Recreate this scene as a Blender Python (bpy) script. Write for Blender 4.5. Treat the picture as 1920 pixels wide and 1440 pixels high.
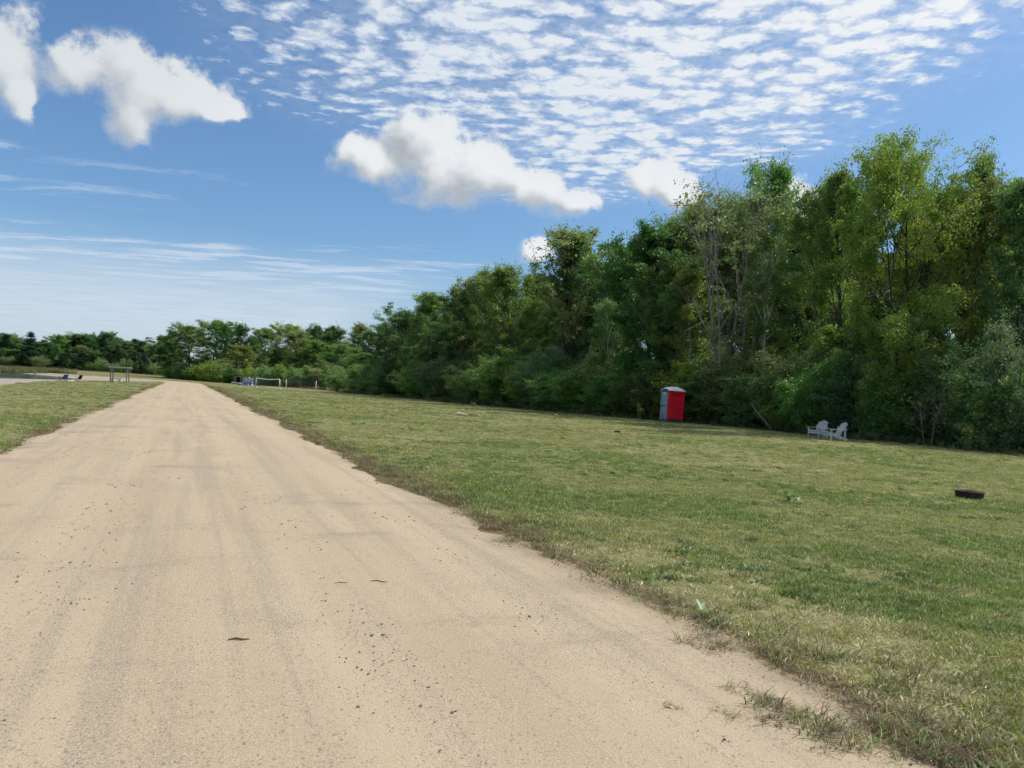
import bpy, bmesh, math, random
import numpy as np
from mathutils import Vector, Matrix, Euler

R = math.radians
for o in list(bpy.data.objects):
    bpy.data.objects.remove(o, do_unlink=True)
scene = bpy.context.scene
COL = scene.collection

# ---------------------------------------------------------------- camera
CAM_H = 1.6
ROLL, PITCH = R(3.0), math.atan(15 / 1443)
cam = bpy.data.cameras.new('camera')
cam.sensor_width = 36.0
cam.lens = 36.0 * 1443 / 1920
cam.clip_start, cam.clip_end = 0.1, 6000
camo = bpy.data.objects.new('camera', cam)
camo.location = (0, 0, CAM_H)
camo.rotation_euler = (Matrix.Rotation(math.pi / 2 + PITCH, 3, 'X') @ Matrix.Rotation(ROLL, 3, 'Z')).to_euler()
COL.objects.link(camo)
scene.camera = camo

# ---------------------------------------------------------------- exposure
scene.view_settings.view_transform = 'Standard'
scene.view_settings.look = 'None'
scene.view_settings.exposure = 0.40
scene.view_settings.gamma = 1.0
scene.view_settings.use_curve_mapping = False
scene.render.engine = 'CYCLES'
scene.cycles.use_denoising = True
scene.cycles.use_adaptive_sampling = True
scene.cycles.adaptive_threshold = 0.02
scene.cycles.adaptive_min_samples = 12
scene.cycles.max_bounces = 7
scene.cycles.diffuse_bounces = 5
scene.cycles.transmission_bounces = 5
scene.cycles.transparent_max_bounces = 6

SUN_AZ, SUN_EL = 78.0, 52.0          # bearing to the right of the view, height


# ---------------------------------------------------------------- node helper
class NT:
    """Tiny expression helper over a node tree."""
    def __init__(self, tree):
        self.t = tree

    def n(self, kind, **kw):
        nd = self.t.nodes.new(kind)
        for k, v in kw.items():
            setattr(nd, k, v)
        return nd

    def put(self, sock, v):
        if v is None:
            return
        if hasattr(v, 'links') or isinstance(v, bpy.types.NodeSocket):
            self.t.links.new(v, sock)
        else:
            if isinstance(v, (tuple, list)) and len(v) == 3 and sock.type == 'RGBA':
                v = (*v, 1)
            sock.default_value = v

    def m(self, op, a, b=None, c=None, clamp=False):
        nd = self.n('ShaderNodeMath', operation=op, use_clamp=clamp)
        for i, v in enumerate((a, b, c)):
            self.put(nd.inputs[i], v)
        return nd.outputs[0]

    def add(self, a, b): return self.m('ADD', a, b)
    def sub(self, a, b): return self.m('SUBTRACT', a, b)
    def mul(self, a, b): return self.m('MULTIPLY', a, b)

    def v(self, op, a, b=None, s=None):
        nd = self.n('ShaderNodeVectorMath', operation=op)
        self.put(nd.inputs[0], a)
        if b is not None: self.put(nd.inputs[1], b)
        if s is not None: self.put(nd.inputs['Scale'], s)
        return nd.outputs[1] if op in ('LENGTH', 'DISTANCE', 'DOT_PRODUCT') else nd.outputs[0]

    def xyz(self, x, y, z=0.0):
        nd = self.n('ShaderNodeCombineXYZ')
        for i, q in enumerate((x, y, z)): self.put(nd.inputs[i], q)
        return nd.outputs[0]

    def sep(self, a):
        nd = self.n('ShaderNodeSeparateXYZ'); self.put(nd.inputs[0], a)
        return nd.outputs[0], nd.outputs[1], nd.outputs[2]

    def noise(self, vec, scale=1.0, detail=4.0, rough=0.5, dist=0.0, col=False, lac=2.0):
        nd = self.n('ShaderNodeTexNoise')
        self.put(nd.inputs['Vector'], vec)
        nd.inputs['Scale'].default_value = scale
        nd.inputs['Detail'].default_value = detail
        nd.inputs['Roughness'].default_value = rough
        nd.inputs['Lacunarity'].default_value = lac
        nd.inputs['Distortion'].default_value = dist
        return nd.outputs['Color' if col else 'Fac']

    def vor(self, vec, scale, feature='F1', rnd=1.0, smooth=None, out='Distance', dim='3D'):
        nd = self.n('ShaderNodeTexVoronoi', feature=feature, voronoi_dimensions=dim)
        self.put(nd.inputs['Vector'], vec)
        nd.inputs['Scale'].default_value = scale
        nd.inputs['Randomness'].default_value = rnd
        if smooth is not None: nd.inputs['Smoothness'].default_value = smooth
        return nd.outputs[out]

    def ss(self, x, a, b, lo=0.0, hi=1.0):
        nd = self.n('ShaderNodeMapRange', interpolation_type='SMOOTHSTEP')
        for i, q in enumerate((x, a, b, lo, hi)): self.put(nd.inputs[i], q)
        return nd.outputs[0]

    def lin(self, x, a, b, lo=0.0, hi=1.0):
        nd = self.n('ShaderNodeMapRange')
        for i, q in enumerate((x, a, b, lo, hi)): self.put(nd.inputs[i], q)
        return nd.outputs[0]

    def mix(self, f, a, b, blend='MIX'):
        nd = self.n('ShaderNodeMix', data_type='RGBA', blend_type=blend)
        self.put(nd.inputs[0], f); self.put(nd.inputs[6], a); self.put(nd.inputs[7], b)
        return nd.outputs[2]

    def attr(self, name, out='Fac'):
        nd = self.n('ShaderNodeAttribute', attribute_name=name)
        return nd.outputs[out]


# ---------------------------------------------------------------- sky
world = bpy.data.worlds.new('World')
scene.world = world
world.use_nodes = True
world.cycles.sampling_method = 'MANUAL'
world.cycles.sample_map_resolution = 256


LOBES = [(-7.8, 17.0, 3.4, 2.6), (-4.2, 15.6, 4.8, 2.2), (0.2, 14.7, 4.0, 1.9), (3.6, 13.9, 2.0, 1.2),
         (-11.4, 15.4, 2.9, 1.3), (-27.6, 19.2, 4.2, 2.2), (-24.0, 18.3, 3.0, 1.5), (-30.6, 18.9, 2.0, 1.8),
         (-26.9, 16.8, 1.4, 1.6), (-21.6, 17.8, 1.9, 0.8), (-34.6, 18.4, 2.6, 2.8), (-33.6, 16.0, 1.4, 1.6),
         (1.6, 10.2, 1.4, 1.0), (9.6, 15.6, 2.2, 1.5), (12.0, 14.4, 1.6, 1.2), (20.2, 14.4, 1.7, 1.5), (-45.0, 17.0, 5.5, 2.8),
         (70.0, 15.0, 6.0, 2.4), (150.0, 17.0, 7.0, 3.0), (-95.0, 17.0, 6.5, 2.6)]


def heap_cloud_group():
    """Closeness of a sky direction to the heap clouds (lobes: bearing, height, half sizes in degrees)."""
    g = bpy.data.node_groups.new('heap_cloud', 'ShaderNodeTree')
    g.interface.new_socket('Dir', in_out='INPUT', socket_type='NodeSocketVector')
    g.interface.new_socket('Density', in_out='OUTPUT', socket_type='NodeSocketFloat')
    N = NT(g)
    gi, go = N.n('NodeGroupInput'), N.n('NodeGroupOutput')
    x, y, z = N.sep(gi.outputs[0])
    p = N.xyz(N.m('ARCTAN2', x, y), N.m('ARCSINE', z), 0.0)
    tot = None
    for a, e, ra, re_ in LOBES:
        q = N.n('ShaderNodeVectorMath', operation='MULTIPLY_ADD')
        N.put(q.inputs[0], p)
        q.inputs[1].default_value = (1 / R(ra), 1 / R(re_), 0)
        q.inputs[2].default_value = (-a / ra, -e / re_, 0)
        r2 = N.v('DOT_PRODUCT', q.outputs[0], q.outputs[0])
        tot = r2 if tot is None else N.m('SMOOTH_MIN', tot, r2, 1.2)
    g.links.new(N.m('POWER', 2.718, N.mul(tot, -1.0)), go.inputs[0])
    return g


def build_world():
    t = world.node_tree
    t.nodes.clear()
    N = NT(t)
    out = N.n('ShaderNodeOutputWorld')
    bg = N.n('ShaderNodeBackground')
    bg.inputs['Strength'].default_value = 0.12
    t.links.new(bg.outputs[0], out.inputs[0])
    sky = N.n('ShaderNodeTexSky')
    sky.sky_type = 'NISHITA'
    sky.sun_disc = False
    sky.sun_elevation = R(SUN_EL)
    sky.sun_rotation = R(SUN_AZ)
    sky.altitude = 100
    sky.air_density = 1.0
    sky.dust_density = 1.6
    sky.ozone_density = 2.5
    skyc = N.mix(1.0, sky.outputs[0], (0.58, 0.76, 0.885), 'MULTIPLY')
    tc = N.n('ShaderNodeTexCoord')
    d = N.v('NORMALIZE', tc.outputs['Generated'])
    x, y, z = N.sep(d)
    zc = N.m('MAXIMUM', z, 0.03)
    P = N.xyz(N.m('DIVIDE', x, zc), N.m('DIVIDE', y, zc), 0.0)

    def n2(vec, scale, detail, rough=0.5, col=False):
        s = N.noise(vec, scale, detail, rough, col=col)
        s.node.noise_dimensions = '2D'
        return s
    # ---- high mackerel sheet: rounded puffs in loose rows on a flat layer
    warp = N.v('SUBTRACT', n2(P, 1.3, 1, col=True), (0.5, 0.5, 0.5))
    Q = N.v('ADD', P, N.v('SCALE', warp, s=0.34))
    w2 = N.v('SUBTRACT', n2(P, 13.0, 4, 0.65, col=True), (0.5, 0.5, 0.5))
    Q2 = N.v('ADD', Q, N.v('SCALE', w2, s=0.13))
    Qs = N.v('MULTIPLY', Q2, (0.85, 1.15, 1.0))
    cell = N.vor(Qs, 9.5, 'SMOOTH_F1', 0.95, 0.42, dim='2D')
    fine = n2(P, 20.0, 5, 0.62)
    mid = n2(P, 2.4, 2, 0.55)
    qx, qy, _ = N.sep(N.v('ADD', P, N.v('SCALE', warp, s=0.5)))
    # the street of puffs that crosses the view: a band about two layer heights wide
    band = N.m('MINIMUM', N.ss(qx, -1.40, -0.40), N.ss(qx, 1.50, 0.70))
    farend = N.ss(N.add(qy, N.mul(N.m('ABSOLUTE', N.sub(qx, 0.2)), 1.0)), 4.8, 3.0)
    m1 = N.mul(band, farend)
    body = N.add(N.mul(N.sub(0.45, cell), 2.3), N.mul(N.sub(fine, 0.5), 1.3))
    body = N.add(body, N.mul(N.sub(mid, 0.5), 1.25))
    dens = N.add(body, N.mul(N.sub(m1, 1.0), 1.5))
    dens = N.add(dens, N.mul(N.ss(qx, -0.6, 0.9), 0.38))
    a1 = N.mul(N.lin(dens, -0.55, 0.62), N.ss(m1, 0.02, 0.4))
    a1 = N.m('MAXIMUM', a1, N.mul(N.mul(m1, N.ss(fine, 0.2, 0.7, 0.10, 0.42)), N.ss(qx, -0.9, 0.7, 0.5, 1.0)))
    # ---- thinner streaked sheet, far off to the left of the view and on around the sky
    S = N.v('MULTIPLY', N.v('ADD', Q, N.v('SCALE', w2, s=0.10)), (0.75, 2.5, 1.0))
    st = n2(S, 1.25, 4, 0.62)
    fx = N.add(qx, N.mul(qy, 0.30))
    m2 = N.mul(N.ss(N.add(qy, N.mul(qx, -0.10)), 4.7, 7.0), N.ss(fx, 2.6, 0.4))
    thin = N.mul(N.mul(N.ss(qy, 2.5, 3.6), N.ss(qx, -0.9, -1.9)), 0.42)
    elsewhere = N.mul(N.ss(mid, 0.45, 0.70), N.ss(qy, 1.2, -0.5))
    m2 = N.m('MAXIMUM', N.m('MAXIMUM', m2, thin), elsewhere)
    a3 = N.mul(N.ss(N.add(st, N.mul(m2, 0.36)), 0.68, 1.02), 0.72)
    veil = N.mul(N.mul(m2, N.ss(z, 0.19, 0.07)), N.ss(st, 0.2, 0.65, 0.56, 0.80))
    a3 = N.m('MAXIMUM', a3, veil)
    a1 = N.m('MAXIMUM', N.mul(a1, 0.96), N.mul(a3, N.ss(m2, 0.0, 0.25)))
    a1 = N.mul(a1, N.ss(z, 0.0, 0.03))
    sundir = (math.sin(R(SUN_AZ)) * math.cos(R(SUN_EL)), math.cos(R(SUN_AZ)) * math.cos(R(SUN_EL)), math.sin(R(SUN_EL)))
    glow = N.v('DOT_PRODUCT', d, sundir)
    c1 = N.mix(N.ss(N.add(dens, N.mul(N.sub(fine, 0.5), 1.2)), -0.1, 1.1), (4.9, 5.2, 5.6), (5.55, 5.65, 5.72))
    c1 = N.mix(N.ss(glow, 0.30, 0.85), N.mix(1.0, c1, (0.86, 0.91, 0.97), 'MULTIPLY'), N.mix(1.0, c1, (1.07, 1.07, 1.06), 'MULTIPLY'))
    # ---- low heap clouds
    g = heap_cloud_group()
    w = N.v('SCALE', N.v('SUBTRACT', N.noise(d, 7.0, 3, 0.6, col=True), (0.5, 0.5, 0.5)), s=0.075)
    off = (0.014, 0.001, 0.018)
    vals = []
    for o_ in ((0, 0, 0), off):
        dd = d if o_ == (0, 0, 0) else N.v('ADD', d, o_)
        gn = N.n('ShaderNodeGroup'); gn.node_tree = g
        t.links.new(N.v('ADD', dd, w), gn.inputs[0])
        vals.append(N.add(gn.outputs[0], N.mul(N.sub(N.noise(dd, 16.0, 3, 0.5), 0.5), 1.3)))
        if o_ == (0, 0, 0): base = gn.outputs[0]
    f = N.noise(d, 19.0, 8, 0.66)
    cd = N.add(base, N.mul(N.sub(f, 0.5), 1.9))
    lit = N.ss(N.add(N.sub(vals[0], vals[1]), N.mul(N.sub(f, 0.5), 0.45)), -0.30, 0.34)
    a2 = N.mul(N.ss(cd, 0.20, N.lin(lit, 0, 1, 0.95, 0.55)), N.ss(base, 0.05, 0.30))
    c2 = N.mix(lit, (2.65, 2.9, 3.12), (5.45, 5.6, 5.7))
    c2 = N.mix(N.ss(cd, 0.3, 1.0), N.mix(0.4, c2, (4.7, 4.95, 5.2)), c2)
    c2 = N.mix(N.ss(x, -0.45, -0.25), N.mix(0.45, c2, (3.9, 4.15, 4.35)), c2)
    col = N.mix(a1, skyc, c1)
    col = N.mix(N.mul(a2, 0.96), col, c2)
    t.links.new(col, bg.inputs['Color'])


build_world()
sun = bpy.data.lights.new('sun', 'SUN')
sun.energy = 2.7
sun.angle = R(0.5)
sun.color = (1.0, 0.95, 0.87)
suno = bpy.data.objects.new('sun', sun)
suno.rotation_euler = Euler((R(90 - SUN_EL), 0, R(180 - SUN_AZ)), 'XYZ')
_sd = Vector((math.sin(R(SUN_AZ)) * math.cos(R(SUN_EL)), math.cos(R(SUN_AZ)) * math.cos(R(SUN_EL)), math.sin(R(SUN_EL))))
suno.rotation_euler = _sd.to_track_quat('Z', 'Y').to_euler()
suno.location = (40, 20, 60)
COL.objects.link(suno)


# ---------------------------------------------------------------- general helpers
def ray(px, py):
    a, b = (px - 960) / 1443, (720 - py) / 1443
    c, s = math.cos(ROLL), math.sin(ROLL)
    X, Z = a * c - b * s, a * s + b * c
    cp, sp = math.cos(PITCH), math.sin(PITCH)
    return X, cp - Z * sp, sp + Z * cp


def on_ground(px, py, z=0.0):
    """Where the photo's point lies on the level ground (metres)."""
    X, Y, Z = ray(px, py)
    k = (z - CAM_H) / Z
    return X * k, Y * k


def at_depth(px, py, depth):
    X, Y, Z = ray(px, py)
    k = depth / Y
    return X * k, depth, CAM_H + Z * k


def lattice(ix, iy, seed):
    h = (ix.astype(np.int64) * 374761393 + iy.astype(np.int64) * 668265263 + seed * 974711) & 0x7fffffff
    h = ((h ^ (h >> 13)) * 1274126177) & 0x7fffffff
    return ((h ^ (h >> 16)) & 0xffff) / 65535.0


def vnoise(x, y, seed=0):
    x = np.asarray(x, float); y = np.asarray(y, float)
    ix, iy = np.floor(x), np.floor(y)
    fx, fy = x - ix, y - iy
    fx, fy = fx * fx * (3 - 2 * fx), fy * fy * (3 - 2 * fy)
    ix, iy = ix.astype(int), iy.astype(int)
    a = lattice(ix, iy, seed); b = lattice(ix + 1, iy, seed)
    c = lattice(ix, iy + 1, seed); d = lattice(ix + 1, iy + 1, seed)
    return (a * (1 - fx) + b * fx) * (1 - fy) + (c * (1 - fx) + d * fx) * fy - 0.5


def fbm(x, y, seed=0, octs=4):
    s, a = 0, 1.0
    for k in range(octs):
        s = s + a * vnoise(np.asarray(x) * 2 ** k, np.asarray(y) * 2 ** k, seed + k * 17)
        a *= 0.5
    return s


def sstep(x, a, b):
    t = np.clip((np.asarray(x, float) - a) / (b - a), 0, 1)
    return t * t * (3 - 2 * t)


def mesh_from(name, V, F, mats=(), smooth=False, colors=None):
    """Fast mesh from numpy arrays; F is an (n, 3) or (n, 4) index array."""
    V = np.asarray(V, np.float32); F = np.asarray(F, np.int32)
    me = bpy.data.meshes.new(name)
    k = F.shape[1]
    me.vertices.add(len(V)); me.vertices.foreach_set('co', V.ravel())
    me.loops.add(F.size); me.loops.foreach_set('vertex_index', F.ravel())
    me.polygons.add(len(F)); me.polygons.foreach_set('loop_start', np.arange(0, F.size, k, dtype=np.int32))
    if smooth:
        me.polygons.foreach_set('use_smooth', np.ones(len(F), bool))
    if colors is not None:
        at = me.color_attributes.new('tint', 'FLOAT_COLOR', 'POINT')
        at.data.foreach_set('color', np.asarray(colors, np.float32).ravel())
    for m in mats: me.materials.append(m)
    me.update(calc_edges=True)
    return me


def link(name, me, parent=None, mat=None):
    o = bpy.data.objects.new(name, me)
    COL.objects.link(o)
    if mat is not None and me is not None and not me.materials:
        me.materials.append(mat)
    if parent is not None: o.parent = parent
    return o


def tag(o, label=None, cat=None, group=None, kind=None):
    if label: o['label'] = label
    if cat: o['category'] = cat
    if group: o['group'] = group
    if kind: o['kind'] = kind
    return o


def thing(name, label, cat, loc=(0, 0, 0), rotz=0.0, group=None):
    o = bpy.data.objects.new(name, None)
    o.empty_display_size = 0.2
    COL.objects.link(o)
    o.location = loc
    o.rotation_euler = (0, 0, rotz)
    return tag(o, label, cat, group)


class MB:
    """Collects boxes, bars, tubes into one mesh."""
    def __init__(self):
        self.bm = bmesh.new()

    def box(self, c, s, rot=None, bevel=0.0):
        g = bmesh.ops.create_cube(self.bm, size=1.0)
        vs = g['verts']
        M = Matrix.Translation(c) @ (rot.to_4x4() if rot else Matrix.Identity(4)) @ Matrix.Diagonal((*s, 1))
        bmesh.ops.transform(self.bm, matrix=M, verts=vs)
        if bevel > 0:
            es = list({e for v in vs for e in v.link_edges})
            bmesh.ops.bevel(self.bm, geom=es, offset=bevel, segments=1, affect='EDGES')
        return self

    def bar(self, a, b, w, h, up=(0, 0, 1), bevel=0.0):
        a, b = Vector(a), Vector(b)
        x = (b - a); L = x.length; x.normalize()
        u = Vector(up)
        if abs(u.dot(x)) > 0.99: u = Vector((1, 0, 0))
        y = u.cross(x).normalized(); z = x.cross(y)
        rot = Matrix((x, y, z)).transposed()
        return self.box((a + b) / 2, (L, w, h), rot, bevel)

    def tube(self, pts, radii, n=8, caps=True, jitter=0.0, rnd=None):
        V, F = tube_arrays(pts, radii, n)
        vs = [self.bm.verts.new(v) for v in V]
        for f in F: self.bm.faces.new([vs[i] for i in f])
        if caps:
            self.bm.faces.new(vs[:n][::-1]); self.bm.faces.new(vs[-n:])
        return self

    def prism(self, outline, y0, y1):
        """outline: (x, z) points, extruded along y."""
        a = [self.bm.verts.new((x, y0, z)) for x, z in outline]
        b = [self.bm.verts.new((x, y1, z)) for x, z in outline]
        self.bm.faces.new(a); self.bm.faces.new(b[::-1])
        n = len(a)
        for i in range(n):
            self.bm.faces.new((a[i], b[i], b[(i + 1) % n], a[(i + 1) % n]))
        return self

    def move(self, M):
        bmesh.ops.transform(self.bm, matrix=M, verts=self.bm.verts); return self

    def build(self, name, mat, parent=None, smooth=False):
        bmesh.ops.recalc_face_normals(self.bm, faces=self.bm.faces)
        me = bpy.data.meshes.new(name)
        self.bm.to_mesh(me); self.bm.free()
        if smooth:
            me.polygons.foreach_set('use_smooth', np.ones(len(me.polygons), bool))
        me.materials.append(mat)
        return link(name, me, parent)


def tube_arrays(pts, radii, n=6):
    pts = np.asarray(pts, float); radii = np.asarray(radii, float)
    m = len(pts)
    T = np.gradient(pts, axis=0) if m > 1 else np.array([[0, 0, 1.]])
    T /= np.linalg.norm(T, axis=1)[:, None] + 1e-9
    ref = np.array([0.13, 0.97, 0.21]) if abs(T[0][2]) > 0.6 else np.array([0.05, 0.1, 0.99])
    U = np.cross(T, ref); U /= np.linalg.norm(U, axis=1)[:, None] + 1e-9
    W = np.cross(T, U)
    ang = np.arange(n) * 2 * math.pi / n
    V = pts[:, None, :] + radii[:, None, None] * (np.cos(ang)[None, :, None] * U[:, None, :] + np.sin(ang)[None, :, None] * W[:, None, :])
    V = V.reshape(-1, 3)
    i = np.arange(m - 1)[:, None] * n; j = np.arange(n)[None, :]; k = (j + 1) % n
    F = np.stack([i + j, i + k, i + n + k, i + n + j], -1).reshape(-1, 4)
    return V, F


# ---------------------------------------------------------------- materials
def material(name):
    m = bpy.data.materials.new(name)
    m.use_nodes = True
    t = m.node_tree
    t.nodes.clear()
    N = NT(t)
    out = N.n('ShaderNodeOutputMaterial')
    return m, N, out


def principled(N, out, col, rough=0.8, spec=0.3, metal=0.0, bump=None, bstr=0.3, bdist=0.01):
    b = N.n('ShaderNodeBsdfPrincipled')
    N.put(b.inputs['Base Color'], col)
    N.put(b.inputs['Roughness'], rough)
    b.inputs['Specular IOR Level'].default_value = spec
    b.inputs['Metallic'].default_value = metal
    if bump is not None:
        bn = N.n('ShaderNodeBump')
        bn.inputs['Strength'].default_value = bstr
        bn.inputs['Distance'].default_value = bdist
        N.put(bn.inputs['Height'], bump)
        N.t.links.new(bn.outputs[0], b.inputs['Normal'])
    N.t.links.new(b.outputs[0], out.inputs['Surface'])
    return b


def mat_plain(name, col, rough=0.7, var=0.15, scale=8.0, spec=0.3, metal=0.0, bump=0.15, bdist=0.004, stain=None):
    """Paint, wood or plastic with uneven tone and a little relief."""
    m, N, out = material(name)
    tc = N.n('ShaderNodeTexCoord').outputs['Object']
    a = N.noise(tc, scale, 5, 0.6)
    b = N.noise(tc, scale * 7, 3, 0.6)
    dk = tuple(c * (1 - var * 1.6) for c in col); lt = tuple(min(1, c * (1 + var)) for c in col)
    c = N.mix(N.ss(a, 0.3, 0.7), dk, lt)
    if stain:
        c = N.mix(N.mul(N.ss(b, 0.5, 0.75), 0.5), c, stain)
    principled(N, out, c, rough, spec, metal, bump=b, bstr=bump, bdist=bdist)
    return m


def mat_leaf(name, trans=1.0, gloss=0.03, hue=0.10, val=(0.80, 1.18)):
    """Leaf or blade: reflects its tint and lets about as much light through."""
    m, N, out = material(name)
    col = N.attr('tint', 'Color')
    rnd = N.n('ShaderNodeObjectInfo').outputs['Random']
    hs = N.n('ShaderNodeHueSaturation')
    N.put(hs.inputs['Hue'], N.lin(rnd, 0, 1, 0.5 - hue * 0.22, 0.5 + hue * 0.16))
    N.put(hs.inputs['Saturation'], N.lin(N.m('FRACT', N.mul(rnd, 7.31)), 0, 1, 0.82, 1.08))
    N.put(hs.inputs['Value'], N.lin(N.m('FRACT', N.mul(rnd, 13.7)), 0, 1, *val))
    N.put(hs.inputs['Color'], col)
    c = hs.outputs[0]
    df = N.n('ShaderNodeBsdfDiffuse'); N.put(df.inputs[0], c)
    tr = N.n('ShaderNodeBsdfTranslucent'); N.put(tr.inputs[0], N.mix(1.0, c, (1.05 * trans, 1.2 * trans, 0.6 * trans), 'MULTIPLY'))
    gl = N.n('ShaderNodeBsdfGlossy'); gl.inputs['Roughness'].default_value = 0.45
    gl.inputs[0].default_value = (1, 1, 1, 1)
    m1 = N.n('ShaderNodeAddShader')
    N.t.links.new(df.outputs[0], m1.inputs[0]); N.t.links.new(tr.outputs[0], m1.inputs[1])
    m2 = N.n('ShaderNodeMixShader'); m2.inputs[0].default_value = gloss
    N.t.links.new(m1.outputs[0], m2.inputs[1]); N.t.links.new(gl.outputs[0], m2.inputs[2])
    N.t.links.new(m2.outputs[0], out.inputs['Surface'])
    return m


def mat_bark(name, a, b, scale=3.0, stripes=False):
    m, N, out = material(name)
    tc = N.n('ShaderNodeTexCoord').outputs['Object']
    st = N.v('MULTIPLY', tc, (6.0, 6.0, 22.0) if stripes else (9.0, 9.0, 1.6))
    n1 = N.noise(st, scale * 0.4, 5, 0.65)
    c = N.mix(N.ss(n1, 0.60, 0.66) if stripes else N.ss(n1, 0.3, 0.7), a, b)
    principled(N, out, c, 0.9, 0.15, bump=n1, bstr=0.5, bdist=0.01)
    return m


# ---------------------------------------------------------------- ground plan (metres; the camera stands at the origin)
RD_DIR = Vector((-0.392, 0.920)).normalized()          # the road runs straight off, bearing to the left
RD_W = 6.15


def road_axis(s):
    """Point and direction of the road's middle line, s metres on from beside the camera."""
    s = np.asarray(s, float)
    x0, y0 = 0.10, 0.0
    bend = np.maximum(0, s - 158.0)
    turn = np.clip(bend / 70.0, 0, 1.0)
    x = x0 + RD_DIR.x * s - 0.5 * (bend ** 2) / 110.0 * (bend < 70) - (bend >= 70) * (22.3 + (bend - 70) * 0.62)
    y = y0 + RD_DIR.y * s - (bend ** 2) / 420.0 * (bend < 70) - (bend >= 70) * (11.67 + (bend - 70) * 0.35)
    return x, y


_S = np.concatenate([np.arange(-14, 190, 2.0), np.arange(190, 330, 2.0)])
_RX, _RY = road_axis(_S)
POND = np.array([(-79, 116), (-86, 138), (-90, 160), (-112, 196), (-140, 228), (-168, 255), (-230, 285), (-420, 300), (-420, 60), (-150, 80), (-100, 96)], float)
SAND = np.array([(-36, 52), (-52, 84), (-61, 106), (-66, 124), (-68, 148), (-82, 172), (-110, 203), (-141, 234), (-169, 261), (-232, 292), (-460, 308), (-460, 20), (-120, 22), (-60, 36)], float)


def poly_sd(px, py, poly):
    """Signed distance to a polygon, negative inside."""
    px = np.asarray(px, float); py = np.asarray(py, float)
    d = np.full(px.shape, 1e9); inside = np.zeros(px.shape, bool)
    n = len(poly)
    for i in range(n):
        ax, ay = poly[i]; bx, by = poly[(i + 1) % n]
        ex, ey = bx - ax, by - ay
        t = np.clip(((px - ax) * ex + (py - ay) * ey) / (ex * ex + ey * ey), 0, 1)
        d = np.minimum(d, np.hypot(px - ax - t * ex, py - ay - t * ey))
        c = ((ay > py) != (by > py)) & (px < (bx - ax) * (py - ay) / (by - ay + 1e-12) + ax)
        inside ^= c
    return np.where(inside, -d, d)


def road_dist(px, py):
    px = np.asarray(px, float); py = np.asarray(py, float)
    d = np.full(px.shape, 1e9)
    for i in range(len(_S) - 1):
        ax, ay, bx, by = _RX[i], _RY[i], _RX[i + 1], _RY[i + 1]
        ex, ey = bx - ax, by - ay
        t = np.clip(((px - ax) * ex + (py - ay) * ey) / (ex * ex + ey * ey), 0, 1)
        d = np.minimum(d, np.hypot(px - ax - t * ex, py - ay - t * ey))
    return d


EDGE = np.array([(26, 12), (23.5, 24), (21.8, 32), (21.0, 38.5), (18.2, 42), (16.6, 50), (12.8, 56.5), (8, 62.5), (1.5, 74), (-5.6, 85), (-17.5, 110), (-27, 127), (-36, 152), (-50, 176), (-72, 205), (-92, 232), (-120, 262), (-190, 300)], float)


def edge_side(px, py):
    """Signed distance to the front of the shrubs: positive inside the wood."""
    px = np.asarray(px, float); py = np.asarray(py, float)
    d = np.full(px.shape, 1e9); sg = np.ones(px.shape)
    for i in range(len(EDGE) - 1):
        ax, ay = EDGE[i]; bx, by = EDGE[i + 1]
        ex, ey = bx - ax, by - ay
        t = np.clip(((px - ax) * ex + (py - ay) * ey) / (ex * ex + ey * ey), 0, 1)
        q = np.hypot(px - ax - t * ex, py - ay - t * ey)
        cr = ex * (py - ay) - ey * (px - ax)
        up = q < d
        d = np.where(up, q, d); sg = np.where(up, np.where(cr < 0, 1.0, -1.0), sg)
    return d * sg


def ground_z(x, y):
    x = np.asarray(x, float); y = np.asarray(y, float)
    z = 0.05 * fbm(x / 9.0, y / 9.0, 3, 2) * sstep(np.hypot(x, y), 12, 40)
    ds, dp = poly_sd(x, y, SAND), poly_sd(x, y, POND)
    into = np.clip(-ds, 0, None)
    t = into / (into + np.clip(dp, 0, None) + 0.01)
    z = z - 0.62 * sstep(t, 0.0, 1.0) - 0.12 * np.clip(-dp, 0, 12)
    far = sstep(np.hypot(x, y), 190, 330) * 1.1 * (dp > 12) * (1 - sstep(t, 0.0, 0.5))
    return z + far


WATER_Z = -0.66


# ---------------------------------------------------------------- ground sheet
def grass_colors(N, pos, dry_extra=None):
    """Mown lawn seen as a surface: green and straw-coloured patches."""
    big = N.noise(pos, 0.16, 4, 0.55)
    mid = N.noise(pos, 0.9, 4, 0.6)
    sm = N.noise(pos, 6.0, 4, 0.65)
    fn = N.noise(pos, 34.0, 3, 0.7)
    vf = N.noise(pos, 90.0, 2, 0.7)
    g = N.mix(N.ss(mid, 0.3, 0.7), (0.125, 0.150, 0.042), (0.175, 0.195, 0.058))
    g = N.mix(N.ss(sm, 0.35, 0.75), g, (0.235, 0.225, 0.095))
    dry = N.ss(N.add(N.mul(big, 0.6), N.add(N.mul(mid, 0.35), N.mul(sm, 0.35))), 0.60, 0.80)
    if dry_extra is not None:
        dry = N.m('MAXIMUM', dry, dry_extra)
    c = N.mix(N.mul(dry, 0.75), g, (0.350, 0.290, 0.155))
    c = N.mix(N.mul(N.ss(vf, 0.48, 0.62), 0.55), c, (0.300, 0.250, 0.135))     # dead thatch between the blades
    c = N.mix(N.mul(N.ss(fn, 0.48, 0.75), 0.60), c, (0.070, 0.082, 0.030))
    return c, fn, sm


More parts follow.
